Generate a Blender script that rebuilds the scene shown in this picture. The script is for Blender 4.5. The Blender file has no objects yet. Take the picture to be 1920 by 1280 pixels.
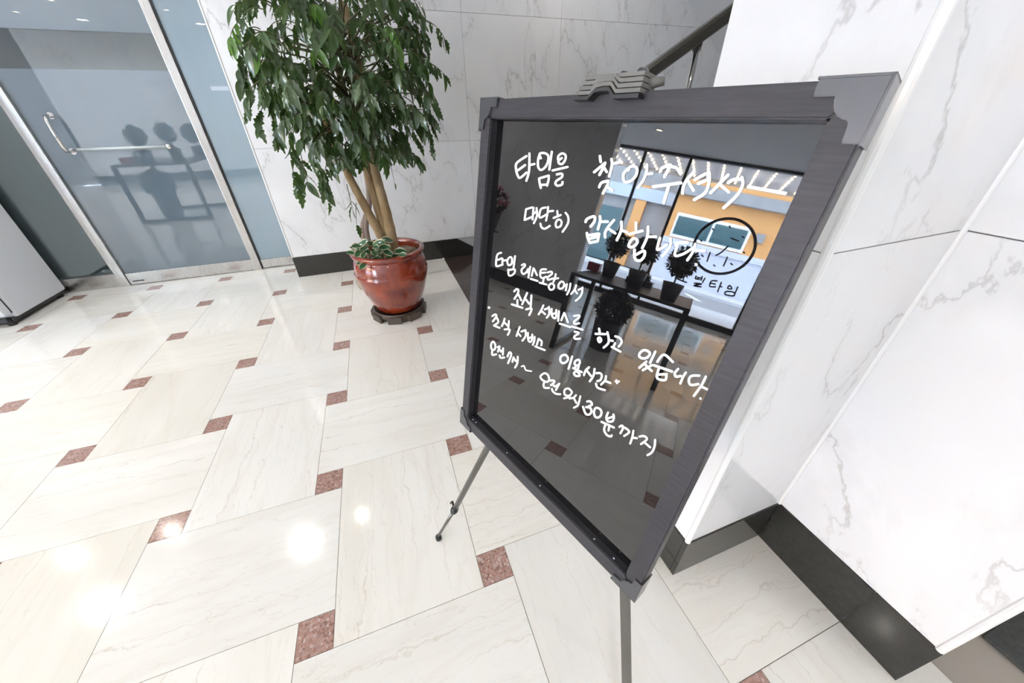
import bpy, bmesh, math, random
from mathutils import Vector, Matrix, Euler
random.seed(7)
PI = math.pi
scn = bpy.context.scene
COL = scn.collection

# ------------------------------------------------------------------ camera (solved from the floor grid)
F_PX = 658.305
C = Vector((0.38884, -1.02258, 1.15888))
RT = Vector((0.94098, -0.33810, -0.01569))
DN = Vector((-0.19627, -0.50732, -0.83911))
FW = Vector((0.27575, 0.79266, -0.54373))
cd = bpy.data.cameras.new('camera'); cam = bpy.data.objects.new('camera', cd); COL.objects.link(cam)
cd.sensor_fit = 'HORIZONTAL'; cd.sensor_width = 36; cd.lens = 36 * F_PX / 1920; cd.clip_start = .02; cd.clip_end = 200
m = Matrix((RT, -DN, -FW)).transposed().to_4x4(); m.translation = C
cam.matrix_world = m
scn.camera = cam

# ------------------------------------------------------------------ world: bright overcast day, exposure
SKY = 30.0
w = bpy.data.worlds.new('overcast'); scn.world = w; w.use_nodes = True
bg = w.node_tree.nodes['Background']; bg.inputs[0].default_value = (.74, .85, 1, 1); bg.inputs[1].default_value = SKY
scn.view_settings.view_transform = 'Standard'; scn.view_settings.look = 'None'
scn.view_settings.exposure = 0.08; scn.view_settings.gamma = 1; scn.view_settings.use_curve_mapping = False
LAMP_W = 3.4       # ordinary warm downlight
PANEL_W = 8.8      # large cool downlight

# ------------------------------------------------------------------ helpers
def px_ray(u, v):
    return RT * ((u - 960) / F_PX) + DN * ((v - 640) / F_PX) + FW

def tag(o, label=None, cat=None, group=None, kind=None):
    if label: o['label'] = label
    if cat: o['category'] = cat
    if group: o['group'] = group
    if kind: o['kind'] = kind
    return o

def empty(name, loc=(0, 0, 0), rz=0.0, parent=None):
    o = bpy.data.objects.new(name, None); COL.objects.link(o)
    o.location = loc; o.rotation_euler = (0, 0, rz); o.empty_display_size = .05
    if parent: o.parent = parent
    return o

def link(name, me, mat=None, parent=None, loc=None, rot=None, smooth=False):
    o = bpy.data.objects.new(name, me); COL.objects.link(o)
    if mat is not None and not me.materials: me.materials.append(mat)
    if parent: o.parent = parent
    if loc is not None: o.location = loc
    if rot is not None: o.rotation_euler = rot
    return o

def mesh_of(bm, name, smooth=False):
    bmesh.ops.recalc_face_normals(bm, faces=bm.faces)
    me = bpy.data.meshes.new(name); bm.to_mesh(me); bm.free()
    if smooth:
        for p in me.polygons: p.use_smooth = True
    return me

def build(name, bm, mat, parent=None, loc=None, rot=None, smooth=False):
    return link(name, mesh_of(bm, name, smooth), mat, parent, loc, rot)

def box(bm, x0, x1, y0, y1, z0, z1, bev=0.0):
    vs = [bm.verts.new(p) for p in ((x0,y0,z0),(x1,y0,z0),(x1,y1,z0),(x0,y1,z0),(x0,y0,z1),(x1,y0,z1),(x1,y1,z1),(x0,y1,z1))]
    fs = [bm.faces.new([vs[i] for i in f]) for f in ((0,3,2,1),(4,5,6,7),(0,1,5,4),(1,2,6,5),(2,3,7,6),(3,0,4,7))]
    if bev > 0:
        es = {e for f in fs for e in f.edges}
        bmesh.ops.bevel(bm, geom=list(es), offset=bev, segments=2, affect='EDGES', profile=.6)
    return bm

def nb(*a, **k):
    return box(bmesh.new(), *a, **k)

def prism(bm, poly, fn, d0, d1):
    """extrude a 2D outline; fn(a,b,d) -> 3D"""
    A = [bm.verts.new(fn(a, b, d0)) for a, b in poly]; B = [bm.verts.new(fn(a, b, d1)) for a, b in poly]
    n = len(poly)
    bm.faces.new(A); bm.faces.new(B[::-1])
    for i in range(n): bm.faces.new((A[i], A[(i+1) % n], B[(i+1) % n], B[i]))
    return bm

def lathe(bm, prof, seg=32, cx=0, cy=0, cap=True):
    rings = []
    for r, z in prof:
        rings.append([bm.verts.new((cx + r*math.cos(2*PI*k/seg), cy + r*math.sin(2*PI*k/seg), z)) for k in range(seg)])
    for a, b in zip(rings, rings[1:]):
        for k in range(seg): bm.faces.new((a[k], a[(k+1) % seg], b[(k+1) % seg], b[k]))
    if cap:
        bm.faces.new(rings[0][::-1]); bm.faces.new(rings[-1])
    return bm

def tube(bm, pts, radii, seg=8, cap=True):
    pts = [Vector(p) for p in pts]
    if not hasattr(radii, '__len__'): radii = [radii]*len(pts)
    rings = []; up = Vector((0.13, 0.31, .94)).normalized(); prev = None
    for i, p in enumerate(pts):
        t = (pts[min(i+1, len(pts)-1)] - pts[max(i-1, 0)]).normalized()
        if prev is None:
            a = t.cross(up)
            if a.length < .1: a = t.cross(Vector((1, 0, 0)))
        else: a = prev - t * prev.dot(t)
        a.normalize(); b = t.cross(a); prev = a
        rings.append([bm.verts.new(p + (a*math.cos(2*PI*k/seg) + b*math.sin(2*PI*k/seg))*radii[i]) for k in range(seg)])
    for A, B in zip(rings, rings[1:]):
        for k in range(seg): bm.faces.new((A[k], A[(k+1) % seg], B[(k+1) % seg], B[k]))
    if cap: bm.faces.new(rings[0][::-1]); bm.faces.new(rings[-1])
    return bm

def bar(bm, p, q, w, h, up=Vector((0, 0, 1))):
    """rectangular bar from p to q"""
    p, q = Vector(p), Vector(q); t = (q-p).normalized(); s = t.cross(Vector(up))
    if s.length < .05: s = t.cross(Vector((0, 1, 0)))
    s.normalize(); n = s.cross(t)
    vs = [bm.verts.new(c + s*a*w/2 + n*b*h/2) for c in (p, q) for a, b in ((-1,-1),(1,-1),(1,1),(-1,1))]
    for f in ((0,3,2,1),(4,5,6,7),(0,1,5,4),(1,2,6,5),(2,3,7,6),(3,0,4,7)): bm.faces.new([vs[i] for i in f])
    return bm

def smooth_line(P, n=5):
    if len(P) < 3: return P
    closed = (abs(P[0][0]-P[-1][0]) + abs(P[0][1]-P[-1][1])) < 1e-6
    out = []
    N_ = len(P)
    for i in range(N_-1):
        p1, p2 = P[i], P[i+1]
        p0 = P[i-1] if i > 0 else (P[-2] if closed else p1)
        p3 = P[i+2] if i+2 < N_ else (P[1] if closed else p2)
        for k in range(n):
            t = k/n
            out.append(tuple(.5*((2*b) + (-a+c)*t + (2*a-5*b+4*c-d)*t*t + (-a+3*b-3*c+d)*t**3) for a, b, c, d in zip(p0, p1, p2, p3)))
    out.append(P[-1]); return out

# ------------------------------------------------------------------ materials
def newmat(name):
    mt = bpy.data.materials.new(name); mt.use_nodes = True
    nt = mt.node_tree; return mt, nt, nt.nodes['Principled BSDF']

def plain(name, col, rough=.5, metal=0.0, spec=.5, coat=0.0, emis=None, es=0, trans=0.0, ior=1.5):
    mt, nt, b = newmat(name)
    b.inputs['Base Color'].default_value = (*col, 1); b.inputs['Roughness'].default_value = rough
    b.inputs['Metallic'].default_value = metal; b.inputs['Specular IOR Level'].default_value = spec
    b.inputs['Coat Weight'].default_value = coat; b.inputs['Coat Roughness'].default_value = .03
    b.inputs['Transmission Weight'].default_value = trans; b.inputs['IOR'].default_value = ior
    if emis: b.inputs['Emission Color'].default_value = (*emis, 1); b.inputs['Emission Strength'].default_value = es
    return mt

def N(nt, kind, **kw):
    n = nt.nodes.new(kind)
    for k, v in kw.items():
        if k.startswith('i_'):
            n.inputs[k[2:].replace('_', ' ')].default_value = v
        else: setattr(n, k, v)
    return n

def math_n(nt, op, a, b=None, c=None, clamp=False):
    n = nt.nodes.new('ShaderNodeMath'); n.operation = op; n.use_clamp = clamp
    for i, x in enumerate((a, b, c)):
        if x is None: continue
        if isinstance(x, (int, float)): n.inputs[i].default_value = x
        else: nt.links.new(x, n.inputs[i])
    return n.outputs[0]

def ramp(nt, fac, stops):
    r = nt.nodes.new('ShaderNodeValToRGB')
    el = r.color_ramp.elements
    while len(el) < len(stops): el.new(.5)
    for e, (p, c) in zip(el, stops):
        e.position = p; e.color = (*c, 1) if len(c) == 3 else c
    nt.links.new(fac, r.inputs[0]); return r.outputs[0]

def mixc(nt, fac, a, b, mode='MIX'):
    n = nt.nodes.new('ShaderNodeMix'); n.data_type = 'RGBA'; n.blend_type = mode
    for s, x in ((n.inputs[0], fac), (n.inputs[6], a), (n.inputs[7], b)):
        if isinstance(x, (int, float)): s.default_value = x
        elif isinstance(x, tuple): s.default_value = (*x, 1)
        else: nt.links.new(x, s)
    return n.outputs[2]

def obj_coords(nt, scale=(1, 1, 1), jitter=7.0, steps=0):
    tc = N(nt, 'ShaderNodeTexCoord'); oi = N(nt, 'ShaderNodeObjectInfo')
    r = oi.outputs['Random']
    if steps: r = math_n(nt, 'FLOOR', math_n(nt, 'MULTIPLY', r, steps))
    j = math_n(nt, 'MULTIPLY', r, jitter)
    cx = N(nt, 'ShaderNodeCombineXYZ')
    for k in range(3): nt.links.new(j, cx.inputs[k])
    mp = N(nt, 'ShaderNodeMapping'); mp.inputs['Scale'].default_value = scale
    nt.links.new(tc.outputs['Object'], mp.inputs['Vector'])
    ad = N(nt, 'ShaderNodeVectorMath', operation='ADD')
    nt.links.new(mp.outputs[0], ad.inputs[0]); nt.links.new(cx.outputs[0], ad.inputs[1])
    return ad.outputs[0], r

def noise(nt, vec, scale, detail=4, rough=.5, dist=0.0):
    n = N(nt, 'ShaderNodeTexNoise'); n.inputs['Scale'].default_value = scale
    n.inputs['Detail'].default_value = detail; n.inputs['Roughness'].default_value = rough; n.inputs['Distortion'].default_value = dist
    nt.links.new(vec, n.inputs['Vector']); return n.outputs['Fac']

def ridge(nt, fac, width, centre=.5):
    d = math_n(nt, 'ABSOLUTE', math_n(nt, 'SUBTRACT', fac, centre))
    return math_n(nt, 'SUBTRACT', 1.0, math_n(nt, 'DIVIDE', d, width), clamp=True)

def mat_wall_marble():
    mt, nt, b = newmat('white_veined_marble_tile')
    v, r = obj_coords(nt, (1, 1, 1), 3.7, 3)
    # slanted, crack-like veins
    mp = N(nt, 'ShaderNodeMapping'); mp.inputs['Rotation'].default_value = (0, .55, 0); mp.inputs['Scale'].default_value = (2.0, 1, .95)
    nt.links.new(v, mp.inputs['Vector'])
    n1 = noise(nt, mp.outputs[0], 1.25, 7, .58, .35)
    n2 = noise(nt, v, 2.1, 3, .5)
    n3 = noise(nt, mp.outputs[0], 2.6, 8, .6, .3)
    v1 = math_n(nt, 'MULTIPLY', ridge(nt, n1, .0075), math_n(nt, 'MULTIPLY_ADD', n2, 4.2, -1.7, clamp=True))
    v2 = math_n(nt, 'MULTIPLY', ridge(nt, n3, .006, .47), math_n(nt, 'MULTIPLY_ADD', n2, -4.0, 2.0, clamp=True))
    soft = math_n(nt, 'MULTIPLY', ridge(nt, n1, .055), math_n(nt, 'MULTIPLY_ADD', n2, 4, -1.75, clamp=True))
    cloud = ramp(nt, noise(nt, v, 1.6, 4), [(.35, (.84, .845, .86)), (.7, (.90, .90, .905))])
    c = mixc(nt, math_n(nt, 'MULTIPLY', soft, .30), cloud, (.58, .58, .58))
    c = mixc(nt, math_n(nt, 'MULTIPLY', v1, .66), c, (.44, .42, .40))
    c = mixc(nt, math_n(nt, 'MULTIPLY', v2, .34), c, (.46, .44, .43))
    nt.links.new(c, b.inputs['Base Color'])
    b.inputs['Roughness'].default_value = .06; b.inputs['Specular IOR Level'].default_value = .5
    return mt

def mat_floor_marble():
    mt, nt, b = newmat('cream_floor_marble')
    v, r = obj_coords(nt, (1.0, 4.6, 1), 23.0)
    n1 = noise(nt, v, 1.5, 4, .5, .35); n2 = noise(nt, v, 2.1, 5, .55, .35); n3 = noise(nt, v, .9, 2, .5)
    base = ramp(nt, n3, [(.3, (.80, .77, .70)), (.55, (.83, .805, .745)), (.75, (.86, .84, .79))])
    tone = N(nt, 'ShaderNodeHueSaturation'); nt.links.new(base, tone.inputs['Color'])
    nt.links.new(math_n(nt, 'MULTIPLY_ADD', r, .06, .96), tone.inputs['Value'])
    nt.links.new(math_n(nt, 'MULTIPLY_ADD', math_n(nt, 'FRACT', math_n(nt, 'MULTIPLY', r, 7.3)), .5, .6), tone.inputs['Saturation'])
    veil = math_n(nt, 'MULTIPLY_ADD', noise(nt, v, .6, 2), 3, -1.0, clamp=True)
    sp = N(nt, 'ShaderNodeSeparateXYZ'); nt.links.new(v, sp.inputs[0])
    def lines(freq, wob, nz, width, mask):        # wavy veins running along the slab
        t = math_n(nt, 'FRACT', math_n(nt, 'ADD', math_n(nt, 'MULTIPLY', sp.outputs[1], freq), math_n(nt, 'MULTIPLY', nz, wob)))
        return math_n(nt, 'MULTIPLY', ridge(nt, t, width), mask)
    w1 = N(nt, 'ShaderNodeMapping'); w1.inputs['Scale'].default_value = (1, .35, 1); nt.links.new(v, w1.inputs['Vector'])
    na = noise(nt, w1.outputs[0], 5.5, 4, .62); nc = noise(nt, w1.outputs[0], 11, 4, .62)
    m1 = math_n(nt, 'MULTIPLY_ADD', noise(nt, v, 1.4, 3), 4.5, -1.9, clamp=True)
    c = mixc(nt, math_n(nt, 'MULTIPLY', ridge(nt, n1, .06), .12), tone.outputs[0], (.62, .53, .41))
    c = mixc(nt, math_n(nt, 'MULTIPLY', lines(2.6, 1.5, na, .035, m1), .38), c, (.46, .38, .28))
    c = mixc(nt, math_n(nt, 'MULTIPLY', lines(5.2, 1.6, nc, .05, veil), .20), c, (.50, .42, .32))
    c = mixc(nt, math_n(nt, 'MULTIPLY', math_n(nt, 'MULTIPLY', ridge(nt, n2, .005), veil), .25), c, (.40, .33, .26))
    nt.links.new(c, b.inputs['Base Color'])
    b.inputs['Roughness'].default_value = .09; b.inputs['Specular IOR Level'].default_value = .5
    return mt

def mat_speckle(name, cols, scale, rough=.1):
    mt, nt, b = newmat(name)
    v, r = obj_coords(nt, (1, 1, 1), 11)
    vo = N(nt, 'ShaderNodeTexVoronoi'); vo.inputs['Scale'].default_value = scale; nt.links.new(v, vo.inputs['Vector'])
    sx = N(nt, 'ShaderNodeSeparateColor'); nt.links.new(vo.outputs['Color'], sx.inputs[0])
    c = ramp(nt, sx.outputs[0], [(i/(len(cols)-1), q) for i, q in enumerate(cols)])
    c2 = mixc(nt, math_n(nt, 'MULTIPLY', noise(nt, v, scale*.6, 3), .5), c, cols[0])
    nt.links.new(c2, b.inputs['Base Color']); b.inputs['Roughness'].default_value = rough
    return mt

def mat_steel(name, col=(.66, .64, .62), rough=.26, stretch=(60, 60, 2)):
    mt, nt, b = newmat(name)
    v, r = obj_coords(nt, stretch, 3)
    n = noise(nt, v, 4, 3)
    c = mixc(nt, math_n(nt, 'MULTIPLY', n, .35), col, tuple(x*.85 for x in col))
    nt.links.new(c, b.inputs['Base Color']); b.inputs['Metallic'].default_value = 1
    nt.links.new(math_n(nt, 'MULTIPLY_ADD', n, .14, rough-.07), b.inputs['Roughness'])
    return mt

def mat_film(name='frosted_glass_film', see=.28, k=1.0, rr=.3):
    mt, nt, b = newmat(name)
    v, r = obj_coords(nt, (3, 3, .4), 1)
    c = ramp(nt, noise(nt, v, 1.5, 2), [(.3, (.19*k, .25*k, .30*k)), (.7, (.22*k, .28*k, .335*k))])
    nt.links.new(c, b.inputs['Base Color'])
    b.inputs['Roughness'].default_value = .5; b.inputs['Specular IOR Level'].default_value = 0
    b.inputs['Coat Weight'].default_value = 1; b.inputs['Coat Roughness'].default_value = .01; b.inputs['Coat IOR'].default_value = 2.5
    rf = N(nt, 'ShaderNodeBsdfRefraction'); rf.inputs['Roughness'].default_value = rr; rf.inputs['IOR'].default_value = 1.03
    rf.inputs['Color'].default_value = (.8, .86, .86, 1)
    mx = N(nt, 'ShaderNodeMixShader'); mx.inputs[0].default_value = see
    nt.links.new(b.outputs[0], mx.inputs[1]); nt.links.new(rf.outputs[0], mx.inputs[2]); nt.links.new(mx.outputs[0], nt.nodes['Material Output'].inputs[0])
    return mt

def mat_glass(name='clear_glass', tint=(.9, .95, .94), refl=1.0):
    mt, nt, b = newmat(name)
    nt.nodes.remove(b)
    out = nt.nodes['Material Output']
    tr = N(nt, 'ShaderNodeBsdfTransparent'); tr.inputs[0].default_value = (*tint, 1)
    gl = N(nt, 'ShaderNodeBsdfGlossy'); gl.inputs['Roughness'].default_value = .01
    fr = N(nt, 'ShaderNodeFresnel'); fr.inputs[0].default_value = 1.55
    mx = N(nt, 'ShaderNodeMixShader')
    nt.links.new(math_n(nt, 'MULTIPLY', fr.outputs[0], refl, clamp=True), mx.inputs[0]); nt.links.new(tr.outputs[0], mx.inputs[1]); nt.links.new(gl.outputs[0], mx.inputs[2])
    nt.links.new(mx.outputs[0], out.inputs[0]); return mt

def mat_frame():
    mt, nt, b = newmat('charcoal_woodgrain_frame')
    v, r = obj_coords(nt, (6, 90, 90), 2)
    n = noise(nt, v, 3, 4, .6)
    nt.links.new(ramp(nt, n, [(.3, (.026, .025, .029)), (.7, (.046, .044, .051))]), b.inputs['Base Color'])
    b.inputs['Roughness'].default_value = .42; b.inputs['Specular IOR Level'].default_value = .32
    bp = N(nt, 'ShaderNodeBump'); bp.inputs['Strength'].default_value = .25; bp.inputs['Distance'].default_value = .0006
    nt.links.new(n, bp.inputs['Height']); nt.links.new(bp.outputs[0], b.inputs['Normal'])
    return mt

def mat_leaf(name, a, bcol, tr=.35):
    mt, nt, b = newmat(name)
    v, r = obj_coords(nt, (1, 1, 1), 5)
    tc = N(nt, 'ShaderNodeTexCoord')
    n = noise(nt, tc.outputs['Object'], 9, 3)
    c = mixc(nt, math_n(nt, 'MULTIPLY_ADD', n, .7, math_n(nt, 'MULTIPLY_ADD', r, .6, -.3), clamp=True), a, bcol)
    nt.links.new(c, b.inputs['Base Color']); b.inputs['Roughness'].default_value = .2
    b.inputs['Specular IOR Level'].default_value = .9
    out = nt.nodes['Material Output']
    t = N(nt, 'ShaderNodeBsdfTranslucent'); nt.links.new(mixc(nt, .35, c, (.25, .42, .05)), t.inputs[0])
    mx = N(nt, 'ShaderNodeMixShader'); mx.inputs[0].default_value = tr
    nt.links.new(b.outputs[0], mx.inputs[1]); nt.links.new(t.outputs[0], mx.inputs[2]); nt.links.new(mx.outputs[0], out.inputs[0])
    return mt

def mat_noise(name, c1, c2, scale, rough=.6, coat=0.0, stretch=(1, 1, 1), bump=0.0):
    mt, nt, b = newmat(name)
    v, r = obj_coords(nt, stretch, 3)
    n = noise(nt, v, scale, 5, .6)
    nt.links.new(ramp(nt, n, [(.32, c1), (.68, c2)]), b.inputs['Base Color'])
    b.inputs['Roughness'].default_value = rough; b.inputs['Coat Weight'].default_value = coat; b.inputs['Coat Roughness'].default_value = .04
    if bump:
        bp = N(nt, 'ShaderNodeBump'); bp.inputs['Strength'].default_value = bump; bp.inputs['Distance'].default_value = .004
        nt.links.new(n, bp.inputs['Height']); nt.links.new(bp.outputs[0], b.inputs['Normal'])
    return mt

M = dict(
    tile=mat_wall_marble(), slab=mat_floor_marble(),
    red=mat_speckle('red_granite', [(.22, .125, .10), (.40, .22, .18), (.50, .31, .26), (.34, .22, .19), (.60, .47, .42)], 160, .12),
    brown=mat_speckle('dark_brown_granite', [(.035, .025, .022), (.06, .042, .038), (.085, .06, .055), (.05, .035, .034)], 220, .12),
    black=mat_noise('black_granite', (.022, .022, .019), (.034, .033, .029), 60, .09),
    grout=plain('grout', (.42, .38, .33), .8), wgrout=plain('wall_grout', (.55, .55, .56), .8),
    white=plain('white_plastic_trim', (.9, .9, .9), .25), paint=mat_noise('white_ceiling_paint', (.80, .80, .79), (.84, .84, .83), 3, .8),
    greypaint=mat_noise('grey_soffit_paint', (.74, .77, .80), (.78, .81, .84), 3, .8),
    steel=mat_steel('brushed_stainless'), chrome=plain('chrome', (.8, .8, .8), .08, 1.0),
    film=mat_film(), film2=mat_film('thin_frosted_film', .45, 2.0, .07), glass=mat_glass('clear_glass', (.9, .95, .94), 3.0), shopglass=mat_glass('shopfront_glass', (.96, .98, .98), .7),
    frame=mat_frame(), panel=plain('black_gloss_acrylic', (.006, .006, .007), .012, spec=1.0),
    bracket=plain('grey_pewter_bracket', (.10, .103, .115), .24, .55, spec=.8), ink=plain('white_marker_ink', (.93, .93, .97), .55),
    clampm=mat_noise('taupe_grey_plastic', (.13, .125, .115), (.17, .165, .15), 40, .5), satin=plain('satin_pale_acrylic', (.62, .68, .68), .35), blackpl=plain('black_plastic', (.02, .02, .022), .35),
    gun=plain('gunmetal_tube', (.16, .155, .145), .32, .85), darkmetal=plain('black_powder_coat', (.018, .018, .018), .4),
    rail=mat_noise('dark_bronze_handrail', (.045, .043, .035), (.065, .06, .05), 12, .3, 0.1, (1, 8, 8)),
    pot=mat_noise('red_glaze', (.12, .010, .005), (.33, .045, .013), 9, .18, 1.0),
    pot2=mat_noise('tan_ceramic', (.30, .24, .15), (.38, .30, .2), 8, .4, .3), soil=mat_noise('soil_and_grit', (.10, .075, .05), (.32, .27, .19), 55, .95, 0, (1, 1, 1), .8),
    caddy=mat_noise('brown_plastic_saucer', (.055, .038, .028), (.085, .06, .045), 6, .35, .2),
    bark=mat_noise('tan_bark', (.28, .18, .085), (.46, .33, .18), 26, .75, 0, (1, 1, .45), .5),
    bark2=mat_noise('grey_bark', (.20, .15, .12), (.30, .23, .19), 22, .8, 0, (1, 1, .35), .5),
    leaf=mat_leaf('glossy_green_leaf', (.034, .078, .026), (.12, .19, .075), .28), leafy=mat_leaf('young_leaf', (.12, .28, .05), (.2, .38, .08)),
    twig=plain('green_twig', (.10, .10, .04), .6),
    vgreen=mat_leaf('variegated_green', (.03, .11, .05), (.07, .18, .09), .2), vcream=plain('variegated_cream', (.62, .62, .42), .45),
    fridge=plain('white_enamel', (.78, .80, .84), .3), rubber=plain('dark_rubber', (.015, .015, .015), .6),
    lens=plain('downlight_lens', (1, 1, 1), .4, emis=(1, .84, .62), es=25), lensw=plain('cool_downlight_lens', (1, 1, 1), .4, emis=(.95, .97, 1), es=25),
    leaf_dark=mat_leaf('dark_topiary_leaf', (.008, .02, .008), (.02, .045, .015), .1), petal=plain('pink_petal', (.55, .12, .16), .6),
    orange=mat_noise('orange_render', (.72, .36, .13), (.78, .41, .16), 2, .85), conc=mat_noise('grey_concrete', (.30, .30, .31), (.38, .38, .39), 2.5, .9),
    asphalt=mat_noise('asphalt', (.26, .26, .29), (.32, .32, .35), 30, .9), pave=mat_noise('pale_paving', (.58, .58, .62), (.66, .66, .70), 5, .8),
    shutter=plain('pale_metal_shutter', (.62, .64, .74), .5), winpane=plain('teal_window_pane', (.06, .13, .15), .1), roadpaint=plain('road_paint', (.8, .8, .8), .7),
    decal=plain('dark_window_decal', (.02, .02, .025), .5), mat=mat_noise('charcoal_mat', (.05, .053, .05), (.075, .078, .075), 90, .9),
    dimwall=mat_noise('dim_back_room_paint', (.32, .34, .36), (.36, .38, .40), 2, .9), yellow=plain('pale_yellow_pole', (.85, .80, .45), .5),
    redobj=plain('red_enamel', (.4, .02, .02), .3), bulb=plain('canopy_bulb', (1, 1, 1), .4, emis=(1, .80, .5), es=45), tubelamp=plain('fluorescent_tube', (1, 1, 1), .4, emis=(.92, .95, 1), es=30),
    canopy=plain('pale_canopy_soffit', (.62, .57, .55), .5), paper=plain('matte_card', (.50, .57, .66), .7),
)

# ------------------------------------------------------------------ FLOOR: marble slabs woven around granite squares
P, S, G = .5, .0918, .0016
floor = tag(build('floor', nb(-6.0, .86, -4.5, 2.75, -.06, -.004), M['grout']), kind='structure')
bm = nb(.86, 3.0, -4.5, -.41, -.06, -.004); build('screed', bm, M['grout'], floor)
CUTX, CUTY = .86, -.41
def slab_mesh(lx, ly, name):
    return mesh_of(nb(-lx/2, lx/2, -ly/2, ly/2, -.018, 0), name)
ME_SLAB = slab_mesh(P+S-G, P-S-G, 'marble_slab'); ME_SLAB.materials.append(M['slab'])
ME_SQ = slab_mesh(S-G, S-G, 'granite_square'); ME_SQ.materials.append(M['red'])
def put_rect(name, me, x0, x1, y0, y1, rot, mat):
    if x1 <= -6.0 or y0 >= 2.72 or y1 <= -4.45: return
    if x0 > 1.36 and y1 > -1.05: return
    if x0 > CUTX - .01 and y1 > CUTY + .05 and y0 > CUTY - .3: 
        if y0 > CUTY: return
    if x0 < CUTX < x1 and y1 > CUTY:            # cut along the dark granite border
        if CUTX - x0 < .01: return
        cx, cy = (x0+CUTX)/2, (y0+y1)/2
        if rot: mm = mesh_of(nb(-(y1-y0)/2, (y1-y0)/2, -(CUTX-x0)/2, (CUTX-x0)/2, -.018, 0), name)
        else: mm = mesh_of(nb(-(CUTX-x0)/2, (CUTX-x0)/2, -(y1-y0)/2, (y1-y0)/2, -.018, 0), name)
        mm.materials.append(mat); link(name, mm, None, floor, (cx, cy, 0), (0, 0, PI/2 if rot else 0)); return
    link(name, me, None, floor, ((x0+x1)/2, (y0+y1)/2, 0), (0, 0, PI/2 if rot else 0))
g = G/2
for i in range(-13, 5):
    for j in range(-9, 7):
        if i <= 2 or j <= -2:
            put_rect('granite_square', ME_SQ, i*P-S/2+g, i*P+S/2-g, j*P-S/2+g, j*P+S/2-g, False, M['red'])
        cx, cy = (i+.5)*P, (j-.5)*P
        if i > 2 and j > -2: continue
        if (i+j) % 2: put_rect('marble_slab', ME_SLAB, cx-(P+S)/2+g, cx+(P+S)/2-g, cy-(P-S)/2+g, cy+(P-S)/2-g, False, M['slab'])
        else: put_rect('marble_slab', ME_SLAB, cx-(P-S)/2+g, cx+(P-S)/2-g, cy-(P+S)/2+g, cy+(P+S)/2-g, True, M['slab'])
# dark granite border before the stairs
for k in range(3):
    y0 = -.41 + k*.9033
    build('border_slab', nb(.862, 1.15, y0+g, y0+.9033-g, -.06, 0), M['brown'], floor)

# ------------------------------------------------------------------ WALLS clad in big marble tiles
TM = .8; ZB = .173; TT = .009
ROWS = [(ZB, .977), (.977, 1.777), (1.777, 2.6)]
_tm = {}
def tile_mesh(l, h):
    k = (round(l, 4), round(h, 4))
    if k not in _tm:
        me = mesh_of(nb(.0009, l-.0009, 0, TT, .0009, h-.0009, bev=.0012), 'tile'); me.materials.append(M['tile']); _tm[k] = me
    return _tm[k]
def tile_face(parent, x, y, rot, length, first=TM, rows=ROWS, skip=None):
    """tiles on a face; local +X runs along the wall, local -Y looks out of it; (x, y) is the face's left end"""
    ca, sa = math.cos(rot), math.sin(rot); s = 0.0; l = min(first, length)
    while s < length - 1e-4:
        for z0, z1 in rows:
            if skip and skip(s, l, z0): continue
            link('tile', tile_mesh(l, z1-z0), None, parent, (x + ca*s, y + sa*s, z0), (0, 0, rot))
        s += l; l = min(TM, length - s)
def wall(name, x0, x1, y0, y1, z0=0, z1=2.6, mat=None):
    return tag(build(name, nb(x0, x1, y0, y1, z0, z1), mat or M['wgrout']), kind='structure')
e = TT
wb = wall('wall_back', -.397+e, 4.2, 2.3+e, 2.76)
tile_face(wb, -.397, 2.3, 0, .397+4.2, .8)
tile_face(wb, -.397, 2.76, -PI/2, .46, .46)                                   # return towards the glass door
wp = wall('wall_pillar', .994+e, 4.2, -.705+e, -.41)
tile_face(wp, .994, -.41, -PI/2, .295, .295)                                  # left face of the pillar
tile_face(wp, .994, -.705, 0, .34, .34)                                       # face towards the camera
wr = wall('wall_right', 1.334+e, 4.2, -1.075+e, -.705)
tile_face(wr, 1.334, -.705, -PI/2, .37, .37)
tile_face(wr, 1.334, -1.075, 0, 1.66, .8)
wl = wall('wall_left', -4.0, -3.8-e, .66+e, 2.76)
tile_face(wl, -3.8, .66, PI/2, 2.1, .8)
tile_face(wl, -4.0, .66, 0, .2, .2)
wf = wall('wall_front', -5.2, 3.0, -4.7, -4.4-e)
tile_face(wf, 3.0, -4.4, PI, 8.2, .8)
wall('wall_corner', -6.0, -5.2, -4.7, -4.55, mat=M['conc'])
wall('wall_alcove', 3.0, 3.1, -4.7, -1.075, mat=M['paint'])
wall('wall_far_left', -6.05, -4.0, 2.70, 2.80, mat=M['conc'])
wall('wall_stairwell_back', 1.15, 4.3, 2.3+e, 2.76, -2.0, 0, mat=M['paint'])
wall('wall_stairwell_front', 1.15, 4.3, -.5, -.41, -2.0, 0, mat=M['paint'])
wall('wall_stairwell_left', 1.05, 1.149, -.41, 2.3, -2.0, -.06, mat=M['paint'])
tag(build('floor_stairwell', nb(1.05, 4.3, -.5, 2.76, -2.1, -2.0), M['brown']), kind='structure')
wall('wall_stairs', 4.2, 4.3, -.41, 2.76, -2.0, 2.6, mat=M['paint'])
tag(build('ceiling', nb(-6.0, 4.3, -4.7, 2.76, 2.6, 2.7), M['paint']), kind='structure')
# sloping soffit over the flight down
bm = bmesh.new(); prism(bm, [(2.27, 2.6), (4.2, 1.21), (4.2, 2.6)], lambda a, b, d: (a, d, b), 1.12, 2.3)
tag(build('ceiling_soffit', bm, M['greypaint']), kind='structure')

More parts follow.
